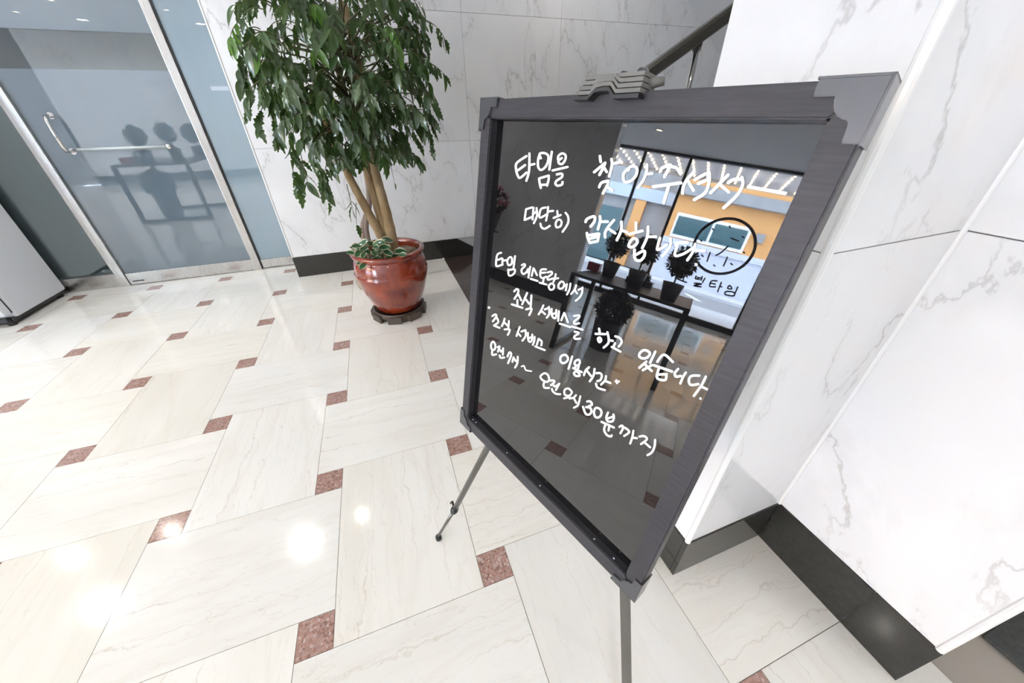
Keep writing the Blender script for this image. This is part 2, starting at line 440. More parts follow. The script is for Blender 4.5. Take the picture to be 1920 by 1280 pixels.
BB = .004
def baseboard(name, boxes, joints=()):
    r = None
    for bx_ in boxes:
        o = build(name if r is None else 'skirting_stone', nb(*bx_, bev=.0012), M['black'], r)
        if r is None: r = tag(o, kind='structure')
    return r
baseboard('baseboard_back', [(-.397-.002, .306, 2.3-BB, 2.3+e, 0, ZB), (.3075, 1.008, 2.3-BB, 2.3+e, 0, ZB), (-.397-BB, -.397+e, 2.3+e, 2.62, 0, ZB)])
bm = bmesh.new()      # skirting that follows the flight down
prism(bm, [(1.008, ZB), (1.008, 0), (1.15, 0), (3.6, -1.54), (3.6, -1.45)], lambda a, b, d: (a, d, b), 2.3-BB, 2.3+e)
tag(build('baseboard_stairs', bm, M['black']), kind='structure')
baseboard('baseboard_pillar', [(.994-BB, 1.334-BB, -.705-BB, -.705+e, 0, ZB), (.994-BB, .994+e, -.704+e, -.41, 0, ZB)])
baseboard('baseboard_right', [(1.334-BB, 1.334+e, -.953, -.705-BB-.0005, 0, ZB), (1.334-BB, 1.334+e, -1.075-BB, -.9545, 0, ZB), (1.334+e, 2.99, -1.075-BB, -1.075+e, 0, ZB)])
baseboard('baseboard_left', [(-3.8-e, -3.8+BB, .66-BB, 1.7, 0, ZB), (-3.8-e, -3.8+BB, 1.7015, 2.62, 0, ZB)])
baseboard('baseboard_front', [(-5.2, -1.2, -4.4-e, -4.4+BB, 0, ZB), (-1.1985, 2.99, -4.4-e, -4.4+BB, 0, ZB)])
# white corner beads
def trim(n, x, y, r=.0055):
    bm = bmesh.new(); lathe(bm, [(r, ZB), (r, 2.6)], 10, x, y); tag(build('trim_%d' % n, bm, M['white'], smooth=False), kind='structure')
trim(1, .994+.003, -.705+.003, .0075); trim(2, 1.334+.003, -1.075+.003, .0075); trim(3, -.397+.003, 2.3+.003, .0075)
trim(4, 1.334-.001, -.705-.001, .0055)

# ------------------------------------------------------------------ STAIRS: a flight up and a flight down behind the board
st = empty('staircase', (1.15, 0, 0)); tag(st, 'dark brown granite staircase behind the framed board, one flight up and one down', 'staircase')
for k in range(8):
    x0 = k*.305
    build('step', nb(x0, x0+.305, -.405, 1.06, (k*.166) if k else 0, (k+1)*.166), M['brown'], st)
    build('step', nb(x0, x0+.305, 1.13, 2.285, -(k+1)*.166-.1, -(k+1)*.166), M['brown'], st)
build('stringer', prism(bmesh.new(), [(0, -.06), (0, .2), (2.44, 1.53), (2.44, -.06)], lambda a, b, d: (a, d, b), 1.06, 1.13), M['greypaint'], st)
hr = empty('handrail', (1.15, 1.095, 0)); tag(hr, 'dark bronze sloping stair handrail on steel posts against the marble wall', 'handrail')
SL = .56
def rz(x): return 1.322 + SL*(x-1.945)
bm = bmesh.new()
prof = [(-.03, -.026), (-.021, -.038), (.021, -.038), (.03, -.026), (.03, .022), (.018, .038), (-.018, .038), (-.03, .022)]
A = [bm.verts.new((.02, y, rz(1.17)+z)) for y, z in prof]; B = [bm.verts.new((2.4, y, rz(3.55)+z)) for y, z in prof]
bm.faces.new(A); bm.faces.new(B[::-1])
for k in range(8): bm.faces.new((A[k], A[(k+1) % 8], B[(k+1) % 8], B[k]))
build('rail', bm, M['rail'], hr)
for x in (1.42, 2.295, 3.17):
    z1 = rz(x)-.03
    build('post', lathe(bmesh.new(), [(.018, .166+max(0, (x-1.15))*.545+.02), (.018, z1-.02)], 16, x-1.15, 0), M['chrome'], hr, smooth=True)
    b_ = bmesh.new(); prism(b_, [(-.026, 0), (.026, SL*.052), (.018, -.035), (-.012, -.045)], lambda a, b, d: (x-1.15+a, d, z1+b-.002), -.014, .014)
    build('bracket', b_, M['rail'], hr)

# ------------------------------------------------------------------ GLASS DOOR and side lights
YD = 2.64
d1 = tag(empty('door_1', (0, YD, 0)), kind='structure')
for x0, x1 in ((-1.775, -1.716), (-.80, -.745)):
    build('post', nb(x0, x1, -.012, .05, .0, 2.6, bev=.002), M['steel'], d1)
build('bottom_rail', nb(-1.714, -.802, -.002, .042, .006, .10, bev=.002), M['steel'], d1)
build('glass_pane', nb(-1.714, -.802, .012, .022, .10, 2.6), M['glass'], d1)
build('frosted_film', nb(-1.712, -.804, .0105, .0118, .101, 1.446), M['film'], d1)
build('frosted_film', nb(-1.712, -.804, .0105, .0118, 1.642, 2.58), M['film'], d1)
bm = bmesh.new()
hp = [(-1.57, .012, 1.197), (-1.57, -.05, 1.193), (-1.568, -.066, 1.165), (-1.568, -.066, 1.02), (-1.57, -.05, .99), (-1.57, .012, .986)]
tube(bm, hp, .0125, 12); hd = build('pull_handle', bm, M['chrome'], d1, smooth=True)
for z in (1.197, .986):
    b_ = bmesh.new(); lathe(b_, [(.02, 0), (.02, .006)], 20); o = build('rosette', b_, M['chrome'], hd, (-1.57, .011, z), (PI/2, 0, 0))
bm = bmesh.new(); tube(bm, [(-1.535, .0, .996), (-1.01, .0, .996)], .009, 12); pb = build('push_bar', bm, M['satin'], d1, smooth=True)
bm = bmesh.new(); lathe(bm, [(.0, -.001), (.017, 0), (.019, .006), (.014, .012), (0, .014)], 20, cap=False)
build('rosette', bm, M['chrome'], pb, (-1.005, -.006, .996), (PI/2, 0, 0), smooth=True)
lk = build('lock_plate', nb(-1.705, -1.595, -.006, -.002, .022, .046, bev=.0015), M['chrome'], d1)
build('keyhole', nb(-1.69, -1.61, -.0075, -.006, .03, .038), M['blackpl'], lk)
w1 = tag(empty('window_1', (0, YD, 0)), kind='structure')
build('bottom_rail', nb(-3.79, -1.777, -.004, .042, .0, .10, bev=.002), M['steel'], w1)
build('rail_lip', nb(-3.79, -1.777, -.012, .0, .098, .112, bev=.001), M['steel'], w1)
build('glass_pane', nb(-3.79, -1.777, .012, .022, .10, 2.6), M['glass'], w1)
build('frosted_film', nb(-3.78, -1.779, .0235, .025, .113, 1.446), M['film'], w1)
build('frosted_film', nb(-3.78, -1.779, .0235, .025, 1.642, 2.58), M['film'], w1)
w2 = tag(empty('window_2', (0, YD, 0)), kind='structure')
build('bottom_rail', nb(-.743, -.41, .004, .042, .012, .085, bev=.002), M['steel'], w2)
build('gasket_or_gap_shade', nb(-.745, -.735, -.004, .03, .012, 2.6), M['blackpl'], w2)  # black strip standing in for the shaded gap beside the post
build('glass_pane', nb(-.743, -.41, .012, .022, .085, 2.6), M['glass'], w2)
build('frosted_film', nb(-.733, -.41, .0105, .0118, .087, 2.58), M['film2'], w2)
build('sticker', nb(-.60, -.49, .0085, .0098, 1.335, 1.36), M['paper'], w2)
# dim room behind the glass
for n_, bxx in (('wall_inner', (-3.9, .4, 4.6, 4.7, 0, 2.6)), ('wall_inner_left', (-4.0, -3.9, 2.76, 4.7, 0, 2.6)), ('wall_inner_right', (.4, .5, 2.76, 4.7, 0, 2.6)),
                ('floor_inner', (-3.9, .4, 2.76, 4.6, -.06, 0)), ('ceiling_inner', (-3.9, .4, 2.76, 4.6, 2.6, 2.7))):
    tag(build(n_, nb(*bxx), M['dimwall']), kind='structure')
bm = bmesh.new(); lathe(bm, [(.04, 0), (.04, 1.05), (.045, 1.06), (.045, 1.1), (0, 1.12)], 20); o = build('pole', bm, M['yellow'], None, (-.62, 2.745, 0), smooth=True)
tag(o, 'short pale yellow post seen blurred behind the narrow frosted side light', 'pole')

# ------------------------------------------------------------------ CEILING DOWNLIGHTS
def downlight(x, y, big=False, power=1.0, label=''):
    r = .075 if big else .042
    t = empty('downlight', (x, y, 2.6)); tag(t, label, 'downlight', 'ceiling downlights')
    b_ = bmesh.new(); lathe(b_, [(r, -.001), (r+.004, -.012), (r+.016, -.008), (r+.018, 0)], 28, cap=False); build('trim_ring', b_, M['white'], t, smooth=True)
    b_ = bmesh.new(); lathe(b_, [(0, -.004), (r, -.003)], 28, cap=False); build('lens', b_, M['lensw'] if big else M['lens'], t)
    ld = bpy.data.lights.new('downlight_lamp', 'AREA'); ld.shape = 'DISK'; ld.size = 2*r*.9
    ld.energy = (PANEL_W if big else LAMP_W)*power; ld.color = (.93, .96, 1) if big else (1, .95, .88); ld.spread = math.radians(150)
    lo = bpy.data.objects.new('downlight_lamp', ld); COL.objects.link(lo); lo.parent = t; lo.location = (0, 0, -.014)
DL = [(-2.73, 1.58, 1, 'large cool white downlight above the white refrigerator'), (-1.04, 1.56, 1, 'large cool white downlight in front of the frosted glass door'),
      (-2.43, 2.2, 0, 'small warm downlight closest to the left fixed glass'), (-3.3, 2.24, 0, 'small warm downlight in the corner over the flower stand'),
      (-1.87, -.55, 0, 'small warm downlight over the near right corner of the black table'), (-1.87, .05, 0, 'small warm downlight over the far right corner of the black table'),
      (-2.52, .05, 0, 'small warm downlight over the far left corner of the black table'), (-2.5, -.6, 0, 'small warm downlight over the near left corner of the black table'),
      (-1.1, -.95, 0, 'small warm downlight between the black table and the easel'), (-2.14, -2.4, 0, 'small warm downlight halfway to the rear marble wall'),
      (-2.73, -1.5, 0, 'small warm downlight behind the black table'), (-.49, 1.68, 0, 'small warm downlight nearest the red pot'),
      (-4.8, .93, 0, 'small warm downlight by the end of the left wall'), (-4.83, .42, 0, 'small warm downlight inside the shop window'),
      (-4.3, -3.1, 0, 'small warm downlight nearest the rear corner'), (-3.39, -2.17, 0, 'small warm downlight left of the middle at the rear'),
      (-.4, -2.3, 1, 'large cool white downlight behind the camera'), (.9, -3.3, 0, 'small warm downlight near the right end of the rear wall'),
      (2.1, -2.3, 0, 'small warm downlight in the side alcove'), (2.3, -3.2, 1, 'large cool white fill light added at the back of the side alcove'),  # the large alcove one is an unseen fill lamp, added
      (2.0, 1.7, 0, 'small warm fill light added over the flight of stairs down'), (1.9, .3, 0, 'small warm fill light added over the flight of stairs up'),  # both unseen, added to brighten the stairwell
      (-2.0, -3.4, 1, 'large cool white fill light added by the middle of the rear wall'), (-3.7, -3.5, 1, 'large cool white fill light added by the left end of the rear wall'),  # both added so the rear wall reflects brighter in the glass
      (-.35, 3.3, 0, 'small warm fill light added behind the narrow frosted side light'), (-.1, 4.1, 1, 'large cool white fill light added in the room behind the frosted glass')]  # both added to brighten the side light from behind
DIM = {(-.49, 1.68): .35, (-1.04, 1.56): 1.5, (-2.73, 1.58): .8, (-.35, 3.3): 3.5, (-.1, 4.1): 2.2}
for x, y, b_, lb in DL: downlight(x, y, bool(b_), DIM.get((x, y), 1.0), lb)

# ------------------------------------------------------------------ FRAMED WRITING BOARD on its easel
AZ, TILT, ROLL = -1.2224, .1691, -.0044
BW, BH = .3751, .5163
B0 = Vector((.4706, -.5078, .6451))
ex0 = Vector((math.cos(AZ), math.sin(AZ), 0)); nn = Vector((math.sin(AZ), -math.cos(AZ), 0))
ez0 = math.cos(TILT)*Vector((0, 0, 1)) - math.sin(TILT)*nn
EX = math.cos(ROLL)*ex0 + math.sin(ROLL)*ez0; EZ = -math.sin(ROLL)*ex0 + math.cos(ROLL)*ez0; NB = EX.cross(EZ)
def bp_(x, z, y=0.0): return B0 + EX*x + EZ*z + NB*y        # y: out of the board towards the viewer
MB = Matrix((EX, -NB, EZ)).transposed().to_4x4(); MB.translation = B0      # local x right, y into the board, z up
board = bpy.data.objects.new('writing_board', None); COL.objects.link(board); board.matrix_world = MB; board.empty_display_size = .05
tag(board, 'black glossy writing board with white Korean handwriting in a charcoal frame with metal corners', 'sign board')
FWD, FX0, FX1, FZ0, FZ1 = .022, -.0225, .3975, -.0260, .5385
PD = .012                                                    # panel lies behind the frame front
def frame_piece(poly):
    b_ = bmesh.new(); prism(b_, poly, lambda a, b, d: (a, d, b), 0, FWD)
    bmesh.ops.bevel(b_, geom=[q for q in b_.edges], offset=.0016, segments=2, affect='EDGES'); return b_
build('frame_rail', frame_piece([(FX0, FZ1), (FX1, FZ1), (BW, BH), (0, BH)]), M['frame'], board)
build('frame_rail', frame_piece([(FX0, FZ0), (FX1, FZ0), (BW, 0), (0, 0)]), M['frame'], board)
def vframe(poly):      # stiles get their own local axis so the grain runs along them
    b_ = frame_piece(poly); o = build('frame_stile', b_, M['frame'], board); return o
vframe([(FX0, FZ0), (FX0, FZ1), (0, BH), (0, 0)]); vframe([(FX1, FZ0), (FX1, FZ1), (BW, BH), (BW, 0)])
build('panel', nb(-.004, BW+.004, PD, PD+.005, -.004, BH+.004), M['panel'], board)
build('back_plate', nb(FX0+.006, FX1-.006, FWD-.004, FWD+.002, FZ0+.006, FZ1-.006), M['blackpl'], board)
def bracket(cx, cz, sx, sz):
    L, W_ = .037, .0105
    pts = [(0, 0), (L, 0), (L, W_), (L*.66, W_)]
    for k in range(0, 7):
        a = -PI/2 + (PI/2)*(k/6)      # scalloped quarter
        pts.append((W_ + (L*.66-W_)*math.cos(PI/2*k/6)*1.0 - 0*a, W_ + (L*.66-W_)*math.sin(PI/2*k/6)))
    pts += [(W_, L), (0, L)]
    b_ = bmesh.new()
    P2 = [(cx + sx*(a-.001), cz + sz*(b-.001)) for a, b in pts]
    prism(b_, P2, lambda a, b, d: (a, d, b), -.0022, .0)
    bmesh.ops.bevel(b_, geom=list(b_.edges), offset=.0009, segments=2, affect='EDGES')
    # returns wrapped round the outside of the frame
    def bx2(x0, x1, z0, z1): box(b_, min(x0, x1), max(x0, x1), -.0022, FWD, min(z0, z1), max(z0, z1))
    bx2(cx-sx*.0018, cx-sx*.0003, cz-sz*.0018, cz+sz*L); bx2(cx-sx*.0018, cx+sx*L, cz-sz*.0018, cz-sz*.0003)
    o = build('corner_bracket', b_, M['bracket'], board); o['label'] = 'scalloped pewter corner bracket'
bracket(FX0, FZ1, 1, -1); bracket(FX1, FZ1, -1, -1); bracket(FX0, FZ0, 1, 1); bracket(FX1, FZ0, -1, 1)
for k, x in enumerate((.010, .020, .118, .205, .318, .352)):
    build('led', nb(x, x+.0022, .004, .0055, .0002, .0016), M['paper'], board)

def on_panel(u, v):
    d = px_ray(u, v); q = B0 - NB*(PD-.0005); t = (q-C).dot(NB)/d.dot(NB); pnt = C + d*t - B0
    return (pnt.dot(EX), PD-.0005, pnt.dot(EZ))
def ribbon(bm, P2, wpx, fn):
    P2 = smooth_line(P2, 5); n = len(P2)
    if n < 2: return
    # drop duplicates
    Q = [P2[0]]
    for p in P2[1:]:
        if math.hypot(p[0]-Q[-1][0], p[1]-Q[-1][1]) > .15: Q.append(p)
    if len(Q) < 2: return
    Ls, Rs = [], []
    h = wpx/2
    for i, p in enumerate(Q):
        a, b = Q[max(i-1, 0)], Q[min(i+1, len(Q)-1)]
        dx, dy = b[0]-a[0], b[1]-a[1]; L = math.hypot(dx, dy) or 1
        Ls.append((p[0]-dy/L*h, p[1]+dx/L*h)); Rs.append((p[0]+dy/L*h, p[1]-dx/L*h))
    VL = [bm.verts.new(fn(*p)) for p in Ls]; VR = [bm.verts.new(fn(*p)) for p in Rs]
    for i in range(len(Q)-1): bm.faces.new((VL[i], VL[i+1], VR[i+1], VR[i]))
    for end, V1, V2, sgn in ((0, VL[0], VR[0], -1), (-1, VL[-1], VR[-1], 1)):
        p = Q[end]; q = Q[1] if end == 0 else Q[-2]
        ang = math.atan2(p[1]-q[1], p[0]-q[0])
        arc = [bm.verts.new(fn(p[0]+h*math.cos(ang+PI/2*s), p[1]+h*math.sin(ang+PI/2*s))) for s in (-.5, 0, .5)]
        bm.faces.new([V1 if sgn > 0 else V2] + arc[::-1] + [V2 if sgn > 0 else V1]) if True else None
def parse(txt):
    return [[tuple(float(c) for c in p.split(',')) for p in s.split()] for s in txt.split(';') if s.strip()]
# handwriting: strokes traced in enlarged crops of the photo (crop x, crop y, enlargement, pen width in crop pixels)
INK = [
 (950, 270, 7.111, 31, "265,160 135,252 126,340 148,420 180,450 265,380;150,350 245,280;303,125 303,250 295,380 262,490;305,282 370,265;"
  "455,190 440,130 500,120 550,150 553,220 520,300 460,345 422,310 418,220 440,130;602,102 585,220 568,340;432,462 440,520 455,585;434,458 560,420;562,420 558,480 538,555;450,545 540,540;"
  "735,185 690,215 690,160 740,125 785,150 780,210 740,265 695,255 690,215;612,352 812,305;668,405 735,395 735,440 665,490 650,530 680,555 735,540 745,505"),
 (950, 270, 7.111, 27, "338,843 262,868;258,868 238,1012;238,1012 340,970;358,848 345,1005;352,935 395,900;398,852 405,950 362,1055;520,845 455,870 440,980 535,935;552,838 545,920 525,1020;552,898 620,890;450,1060 465,1110 510,1128 575,1090;"
  "675,892 680,940;625,985 720,945;690,1005 655,1050 665,1110 720,1090 730,1030 690,1005;785,915 820,970 815,1060 745,1170"),
 (1100, 280, 10.667, 56, "265,135 280,250;150,455 370,268;368,270 340,350 255,510;340,350 400,450;495,195 508,280 490,400 450,540;520,290 690,245;250,755 300,665 435,630;430,640 415,720 325,880;400,735 510,820;"
  "830,420 870,350 960,340 1010,400 980,530 880,630 770,655 735,580 750,470 870,350;1205,305 1195,450 1130,620 1025,765;1190,490 1310,482"),
 (1210, 290, 9.6, 58, "268,305 310,235 450,185;445,205 345,395;450,210 560,240 635,345;140,575 640,505;420,560 330,865;880,312 770,420 690,560 670,695;770,470 865,640;890,450 1080,345;950,520 1120,450;1150,315 1150,470 1080,680 880,810;"
  "1490,362 1320,540 1175,685;1350,540 1500,670;1490,505 1580,450 1710,440;1740,405 1750,550 1640,740 1410,955"),
 (1080, 395, 12.8, 66, "230,268 270,195 420,135 455,185 430,280 350,378;575,135 580,250 525,445;590,260 760,260;262,535 280,640 330,765;330,768 515,730;555,555 520,725;290,590 550,550;345,665 520,620;"
  "910,225 780,380 700,520 700,635;780,430 940,540;1090,265 1080,470 980,705;1100,470 1230,520;1440,285 1440,450;1280,560 1590,480;1370,670 1290,760 1270,860 1380,860 1470,760 1450,680 1370,670;1730,385 1710,620 1590,895;"
  "1405,935 1400,1080 1440,1180 1550,1190 1640,1080 1630,960 1450,1050"),
 (1180, 410, 12.8, 64, "445,430 640,432;735,462 690,620 680,750 900,620;990,470 970,680 800,885;1400,570 1140,580 1110,640;1160,640 1090,880 1300,840 1580,660;1580,605 1520,800 1390,995;1560,760 1810,770;1595,1095 1610,1100"),
 (915, 465, 10.105, 36, "250,88 178,122 152,270 167,342 278,310;182,225 262,192;275,200 270,318;285,238 350,228;410,172 365,240 390,325 450,290 450,190 410,172;512,152 485,368;382,402 392,508 440,518 500,470 502,400 385,420;"
  "640,322 690,302 700,340 640,400 640,460 680,490 740,440;760,392 745,460;740,425 785,405;800,352 765,558;860,382 828,525;872,392 928,512;808,582 940,622;1100,402 1005,412 990,530 1040,568 1100,540;1000,470 1090,462;1060,560 1040,650;978,655 1108,690;"
  "1130,460 1200,446 1210,490 1135,550 1140,600 1240,570;1282,492 1270,560 1240,638;1262,580 1330,570;1200,670 1150,720 1180,788 1240,770 1250,700 1200,670;1390,632 1335,700 1350,765 1420,750 1440,670 1390,632;1445,720 1490,692;1495,682 1475,802;1562,672 1540,790 1495,878;"
  "1670,702 1640,790 1575,868;1640,790 1690,858;1712,790 1780,762;1790,745 1780,850 1730,940 1660,998"),
 (950, 530, 10.667, 40, "150,170 200,127 235,150 220,220 155,320;225,210 290,348;215,345 215,440;102,430 315,500;410,202 360,320 310,428;360,300 450,420;495,252 480,490;390,532 490,512 490,560 450,645;735,452 690,550 640,630;690,560 770,628;762,532 840,502;845,482 850,620 800,698;"
  "900,522 902,640 940,702 985,690 992,545;912,630 985,600;1045,568 1030,762;1150,602 1090,752;1160,612 1225,788;1060,815 1270,885;1345,662 1450,652 1440,700 1355,770 1360,820 1450,810;1302,872 1520,938;1360,980 1430,990 1430,1020 1355,1070 1370,1120 1470,1115"),
 (905, 560, 9.143, 33, "165,297 215,267 235,300 175,385;235,310 268,395 205,450;192,458 290,498;375,342 360,400 330,468;365,400 440,470;450,382 440,510;375,525 460,525 455,570 430,618;635,482 610,550 582,638;600,580 650,638;662,560 730,537;735,538 735,640 680,718;"
  "775,582 780,700 815,740 845,700 850,612;785,680 845,650;890,652 885,720 860,788;958,685 928,788;965,690 1010,730 1005,798;900,815 1065,880;"
  "180,732 145,780 152,858 205,868 215,790 180,732;165,880 165,960 232,950;255,830 290,817 262,905;285,870 330,900;350,848 345,958;312,905 350,882;290,970 310,1010 370,1005;425,990 460,917 490,960 435,1103;530,1002 510,1080;530,1012 570,1070;600,992 595,1100 555,1178"),
 (905, 560, 9.143, 42, "105,148 113,153"),
 (905, 560, 9.143, 24, "665,1160 710,1150 740,1220 835,1240"),
 (1100, 600, 8, 34, "185,128 195,180;132,205 280,210;195,260 168,280 190,330 218,300 195,260;310,182 330,280 320,350 255,412;332,300 392,310;430,242 500,270 525,330 480,398;425,345 402,400;377,402 508,472"),
 (1180, 640, 10.667, 50, "310,172 220,220 200,300 280,340 370,310 410,230 310,172;520,202 415,425;340,402 200,525;310,432 350,500 450,588;450,472 270,573;560,405 690,262 870,408;490,475 855,600;590,542 550,680 580,750 720,768 742,655;572,662 750,652;"
  "975,550 910,630 930,700 1030,690;1130,622 1080,700 1020,838;1400,682 1240,690 1190,780 1230,868 1380,850;1530,702 1440,880 1290,1088;1440,900 1560,958;1420,1138 1428,1144"),
 (1030, 650, 12.8, 52, "360,192 280,230 265,330 320,390 410,360 450,280 410,210 360,192;550,232 460,525;680,312 620,350 610,420 680,450 730,390 720,320 680,312;630,450 615,510;710,440 690,520;570,510 778,608;630,592 590,640 640,698 730,688 690,612 630,592;"
  "950,492 870,570 830,678;900,570 1000,700;1085,532 1060,690 970,828;1130,632 1220,632 1260,700 1220,800 1150,820;1360,702 1340,800 1240,908;1350,822 1468,868;1120,882 1160,980 1335,1038;1590,830 1670,832;1610,800 1625,870"),
 (1000, 690, 11.636, 42, "235,112 155,180 200,260 300,298 345,240 310,140 235,112;240,302 222,370 250,428 345,430;375,272 440,267 460,300 385,372;430,350 470,400 570,335;570,335 490,478;405,452 430,510 500,560 588,568;830,500 760,442 680,480 690,580 780,600 838,540 830,500;820,570 770,630 670,658;"
  "930,588 880,640 790,662;880,650 940,760;1025,612 990,760 960,820 885,862"),
 (1080, 740, 9.847, 40, "205,122 265,122 295,180 230,215;185,225 260,240 285,300 250,360 180,350 130,222;370,238 330,320 360,408 430,410 470,340 450,270 370,238;590,327 560,420 590,488 670,488 700,420 690,362;572,440 690,400;470,497 700,603;615,570 600,658;540,560 520,650 570,740 640,768 658,748;"
  "802,590 850,567 870,610 820,708;860,592 940,630 980,690 890,758;1060,662 1040,780 1000,898;1052,790 1123,800;1170,770 1260,762 1310,820 1200,908;1270,882 1370,968;1460,832 1450,950 1400,1060 1320,1113"),
]
for ox, oy, sc, wd, txt in INK:
    st_ = [[(ox+a/sc, oy+b/sc) for a, b in q] for q in parse(txt)]
    grp = []                                   # strokes that touch make one character
    for q in st_:
        bx_ = (min(p[0] for p in q)-1.5, min(p[1] for p in q)-1.5, max(p[0] for p in q)+1.5, max(p[1] for p in q)+1.5)
        near = [g_ for g_ in grp if any(not (bx_[0] > o_[2] or bx_[2] < o_[0] or bx_[1] > o_[3] or bx_[3] < o_[1]) for o_, _ in g_)]
        new = [(bx_, q)]
        for g_ in near: new = g_ + new; grp.remove(g_)
        grp.append(new)
    for g_ in grp:
        bm = bmesh.new()
        for _, q in g_: ribbon(bm, q, wd/sc, on_panel)
        link('handwriting', mesh_of(bm, 'handwriting'), M['ink'], board)

# easel
es = empty('display_easel', (0, 0, 0)); tag(es, 'gunmetal telescopic tripod easel carrying the framed board', 'easel')
def leg_top(px, foot, zz=.50, yy=-.034):
    lo, hi = -.3, .7
    for _ in range(40):      # attach point on the back of the board so that the leg shows where the photo shows it
        mid = (lo+hi)/2; T = bp_(mid, zz, yy); best = None
        for k in range(200):
            p = T.lerp(foot, k/199); d = p-C; z = d.dot(FW)
            u, v = 960+F_PX*d.dot(RT)/z, 640+F_PX*d.dot(DN)/z
            if best is None or abs(v-px[1]) < best[0]: best = (abs(v-px[1]), u)
        if best[1] < px[0]: lo = mid
        else: hi = mid
    return bp_((lo+hi)/2, zz, yy)
FL = Vector((.354, -.361, 0)); FR = Vector((.600, -1.045, 0)); FB = Vector((.885, -.555, 0))
TL = leg_top((908, 850), FL); TR = leg_top((1172, 1110), FR); TB = bp_(.19, .50, -.06)
for T, Ft, fat in ((TL, FL, .0075), (TR, FR, .0085), (TB, FB, .0075)):
    d = (Ft-T); kn = T + d*.80; up = NB if T is not TB else EX
    b_ = bmesh.new()
    if T is TR: bar(b_, T, T+d*.86, .012, .010, NB); kn = T + d*.86
    else: tube(b_, [T, kn], fat, 12)
    lg = build('leg', b_, M['gun'], es, smooth=T is not TR)
    b_ = bmesh.new(); tube(b_, [kn, Ft+Vector((0, 0, .018))], fat*.62, 10); build('inner_tube', b_, M['gun'], lg, smooth=True)
    b_ = bmesh.new(); tube(b_, [kn-d.normalized()*.016, kn, kn+d.normalized()*.014], [fat*1.25, fat*1.45, fat*1.1], 12)
    s_ = d.cross(NB).normalized(); tube(b_, [kn+s_*fat-d.normalized()*.012, kn+s_*(fat+.011)-d.normalized()*.018, kn+s_*(fat+.014)-d.normalized()*.002], [.003, .0035, .003], 8)
    build('lock_collar', b_, M['blackpl'], lg, smooth=True)
    b_ = bmesh.new(); lathe(b_, [(.006, 0), (.0095, .002), (.0095, .014), (.006, .022)], 14); build('rubber_foot', b_, M['rubber'], lg, Ft, smooth=True)
b_ = bmesh.new(); tube(b_, [bp_(-.02+.19, .51, -.05), bp_(.21, .51, -.05)], .016, 12); build('hub', b_, M['blackpl'], es, smooth=True)
b_ = bmesh.new(); bar(b_, bp_(.19, .49, -.036), bp_(.19, .56, -.036), .016, .008, NB); build('mast', b_, M['gun'], es)
b_ = bmesh.new(); bar(b_, bp_(.08, .012, -.032), bp_(.30, .012, -.032), .010, .008, EZ); build('support_bar', b_, M['blackpl'], es)
# ridged clamp gripping the top rail
cl = None
xm = .1905
for k in range(5):
    zc = .5330 + k*.0046; yo = .0100 - k*.0020
    am = (.0065, .0065, .006, .004, .0)[k]
    pth = [(.153+.0012*k, zc), (xm-.018, zc), (xm-.011, zc+am*.85), (xm-.003, zc+am), (xm+.006, zc+am*.95), (xm+.013, zc), (.231-.001*k, zc)]
    b_ = bmesh.new()
    lo_ = [(a, b-.0017) for a, b in pth]; hi_ = [(a, b+.0016) for a, b in pth]
    prism(b_, lo_ + hi_[::-1], lambda a, b, d: tuple(bp_(a, b, d)), yo-.022, yo)
    o = build('clamp' if cl is None else 'ridge', b_, M['blackpl'] if k == 0 else M['clampm'], es if cl is None else cl)
    if cl is None: cl = o; o['label'] = 'ridged taupe clamp jaw'
for x, r in ((.194, .003), (.214, .0042)):
    b_ = bmesh.new(); tube(b_, [bp_(x, .5545, -.010), bp_(x, .5545+r*.5, -.018)], [r, r*.9], 14); build('knob', b_, M['bracket'], cl, smooth=True)
b_ = bmesh.new(); prism(b_, [(.156, .5315), (xm-.018, .5315), (xm-.008, .540), (xm+.008, .540), (xm+.014, .5315), (.228, .5315), (.226, .5535), (.158, .5535)], lambda a, b, d: tuple(bp_(a, b, d)), -.018, -.0005); build('jaw', b_, M['blackpl'], cl)
b_ = bmesh.new(); tube(b_, [bp_(.226, .546, -.010), bp_(.238, .548, -.015)], [.005, .0035], 10); build('lever', b_, M['clampm'], cl, smooth=True)

# ------------------------------------------------------------------ POTTED TREE
PX_, PY_ = .375, 1.315
cad = empty('plant_caddy', (PX_-.005, PY_, 0)); tag(cad, 'dark brown octagonal plastic saucer under the red glazed pot', 'saucer')
def octa(r, z, cut=.0): return [(r*math.cos(PI/8+k*PI/4-.35), r*math.sin(PI/8+k*PI/4-.35), z) for k in range(8)]
bm = bmesh.new(); lathe(bm, [(.165, .040), (.168, .058), (.160, .058), (.155, .045), (.0, .043)], 40, cap=False); build('dish', bm, M['caddy'], cad, smooth=True)
for k in range(8):
    a = k*PI/4 + .15; a2 = a + PI/8; sl = 2*.166*math.tan(PI/8)
    build('foot', nb(-.046, .046, -.010, .010, 0, .047, bev=.004), M['caddy'], cad, (.1735*math.cos(a2), .1735*math.sin(a2), 0), (0, 0, a2+PI/2))
    build('skirt', nb(-sl/2+.02, sl/2-.02, -.006, .004, .028 if k % 2 else .008, .047, bev=.002), M['caddy'], cad, (.166*math.cos(a), .166*math.sin(a), 0), (0, 0, a+PI/2))
tree = empty('potted_tree', (PX_, PY_, .045)); tag(tree, 'leafy green tree with three tan trunks in a red glazed pot', 'potted tree')
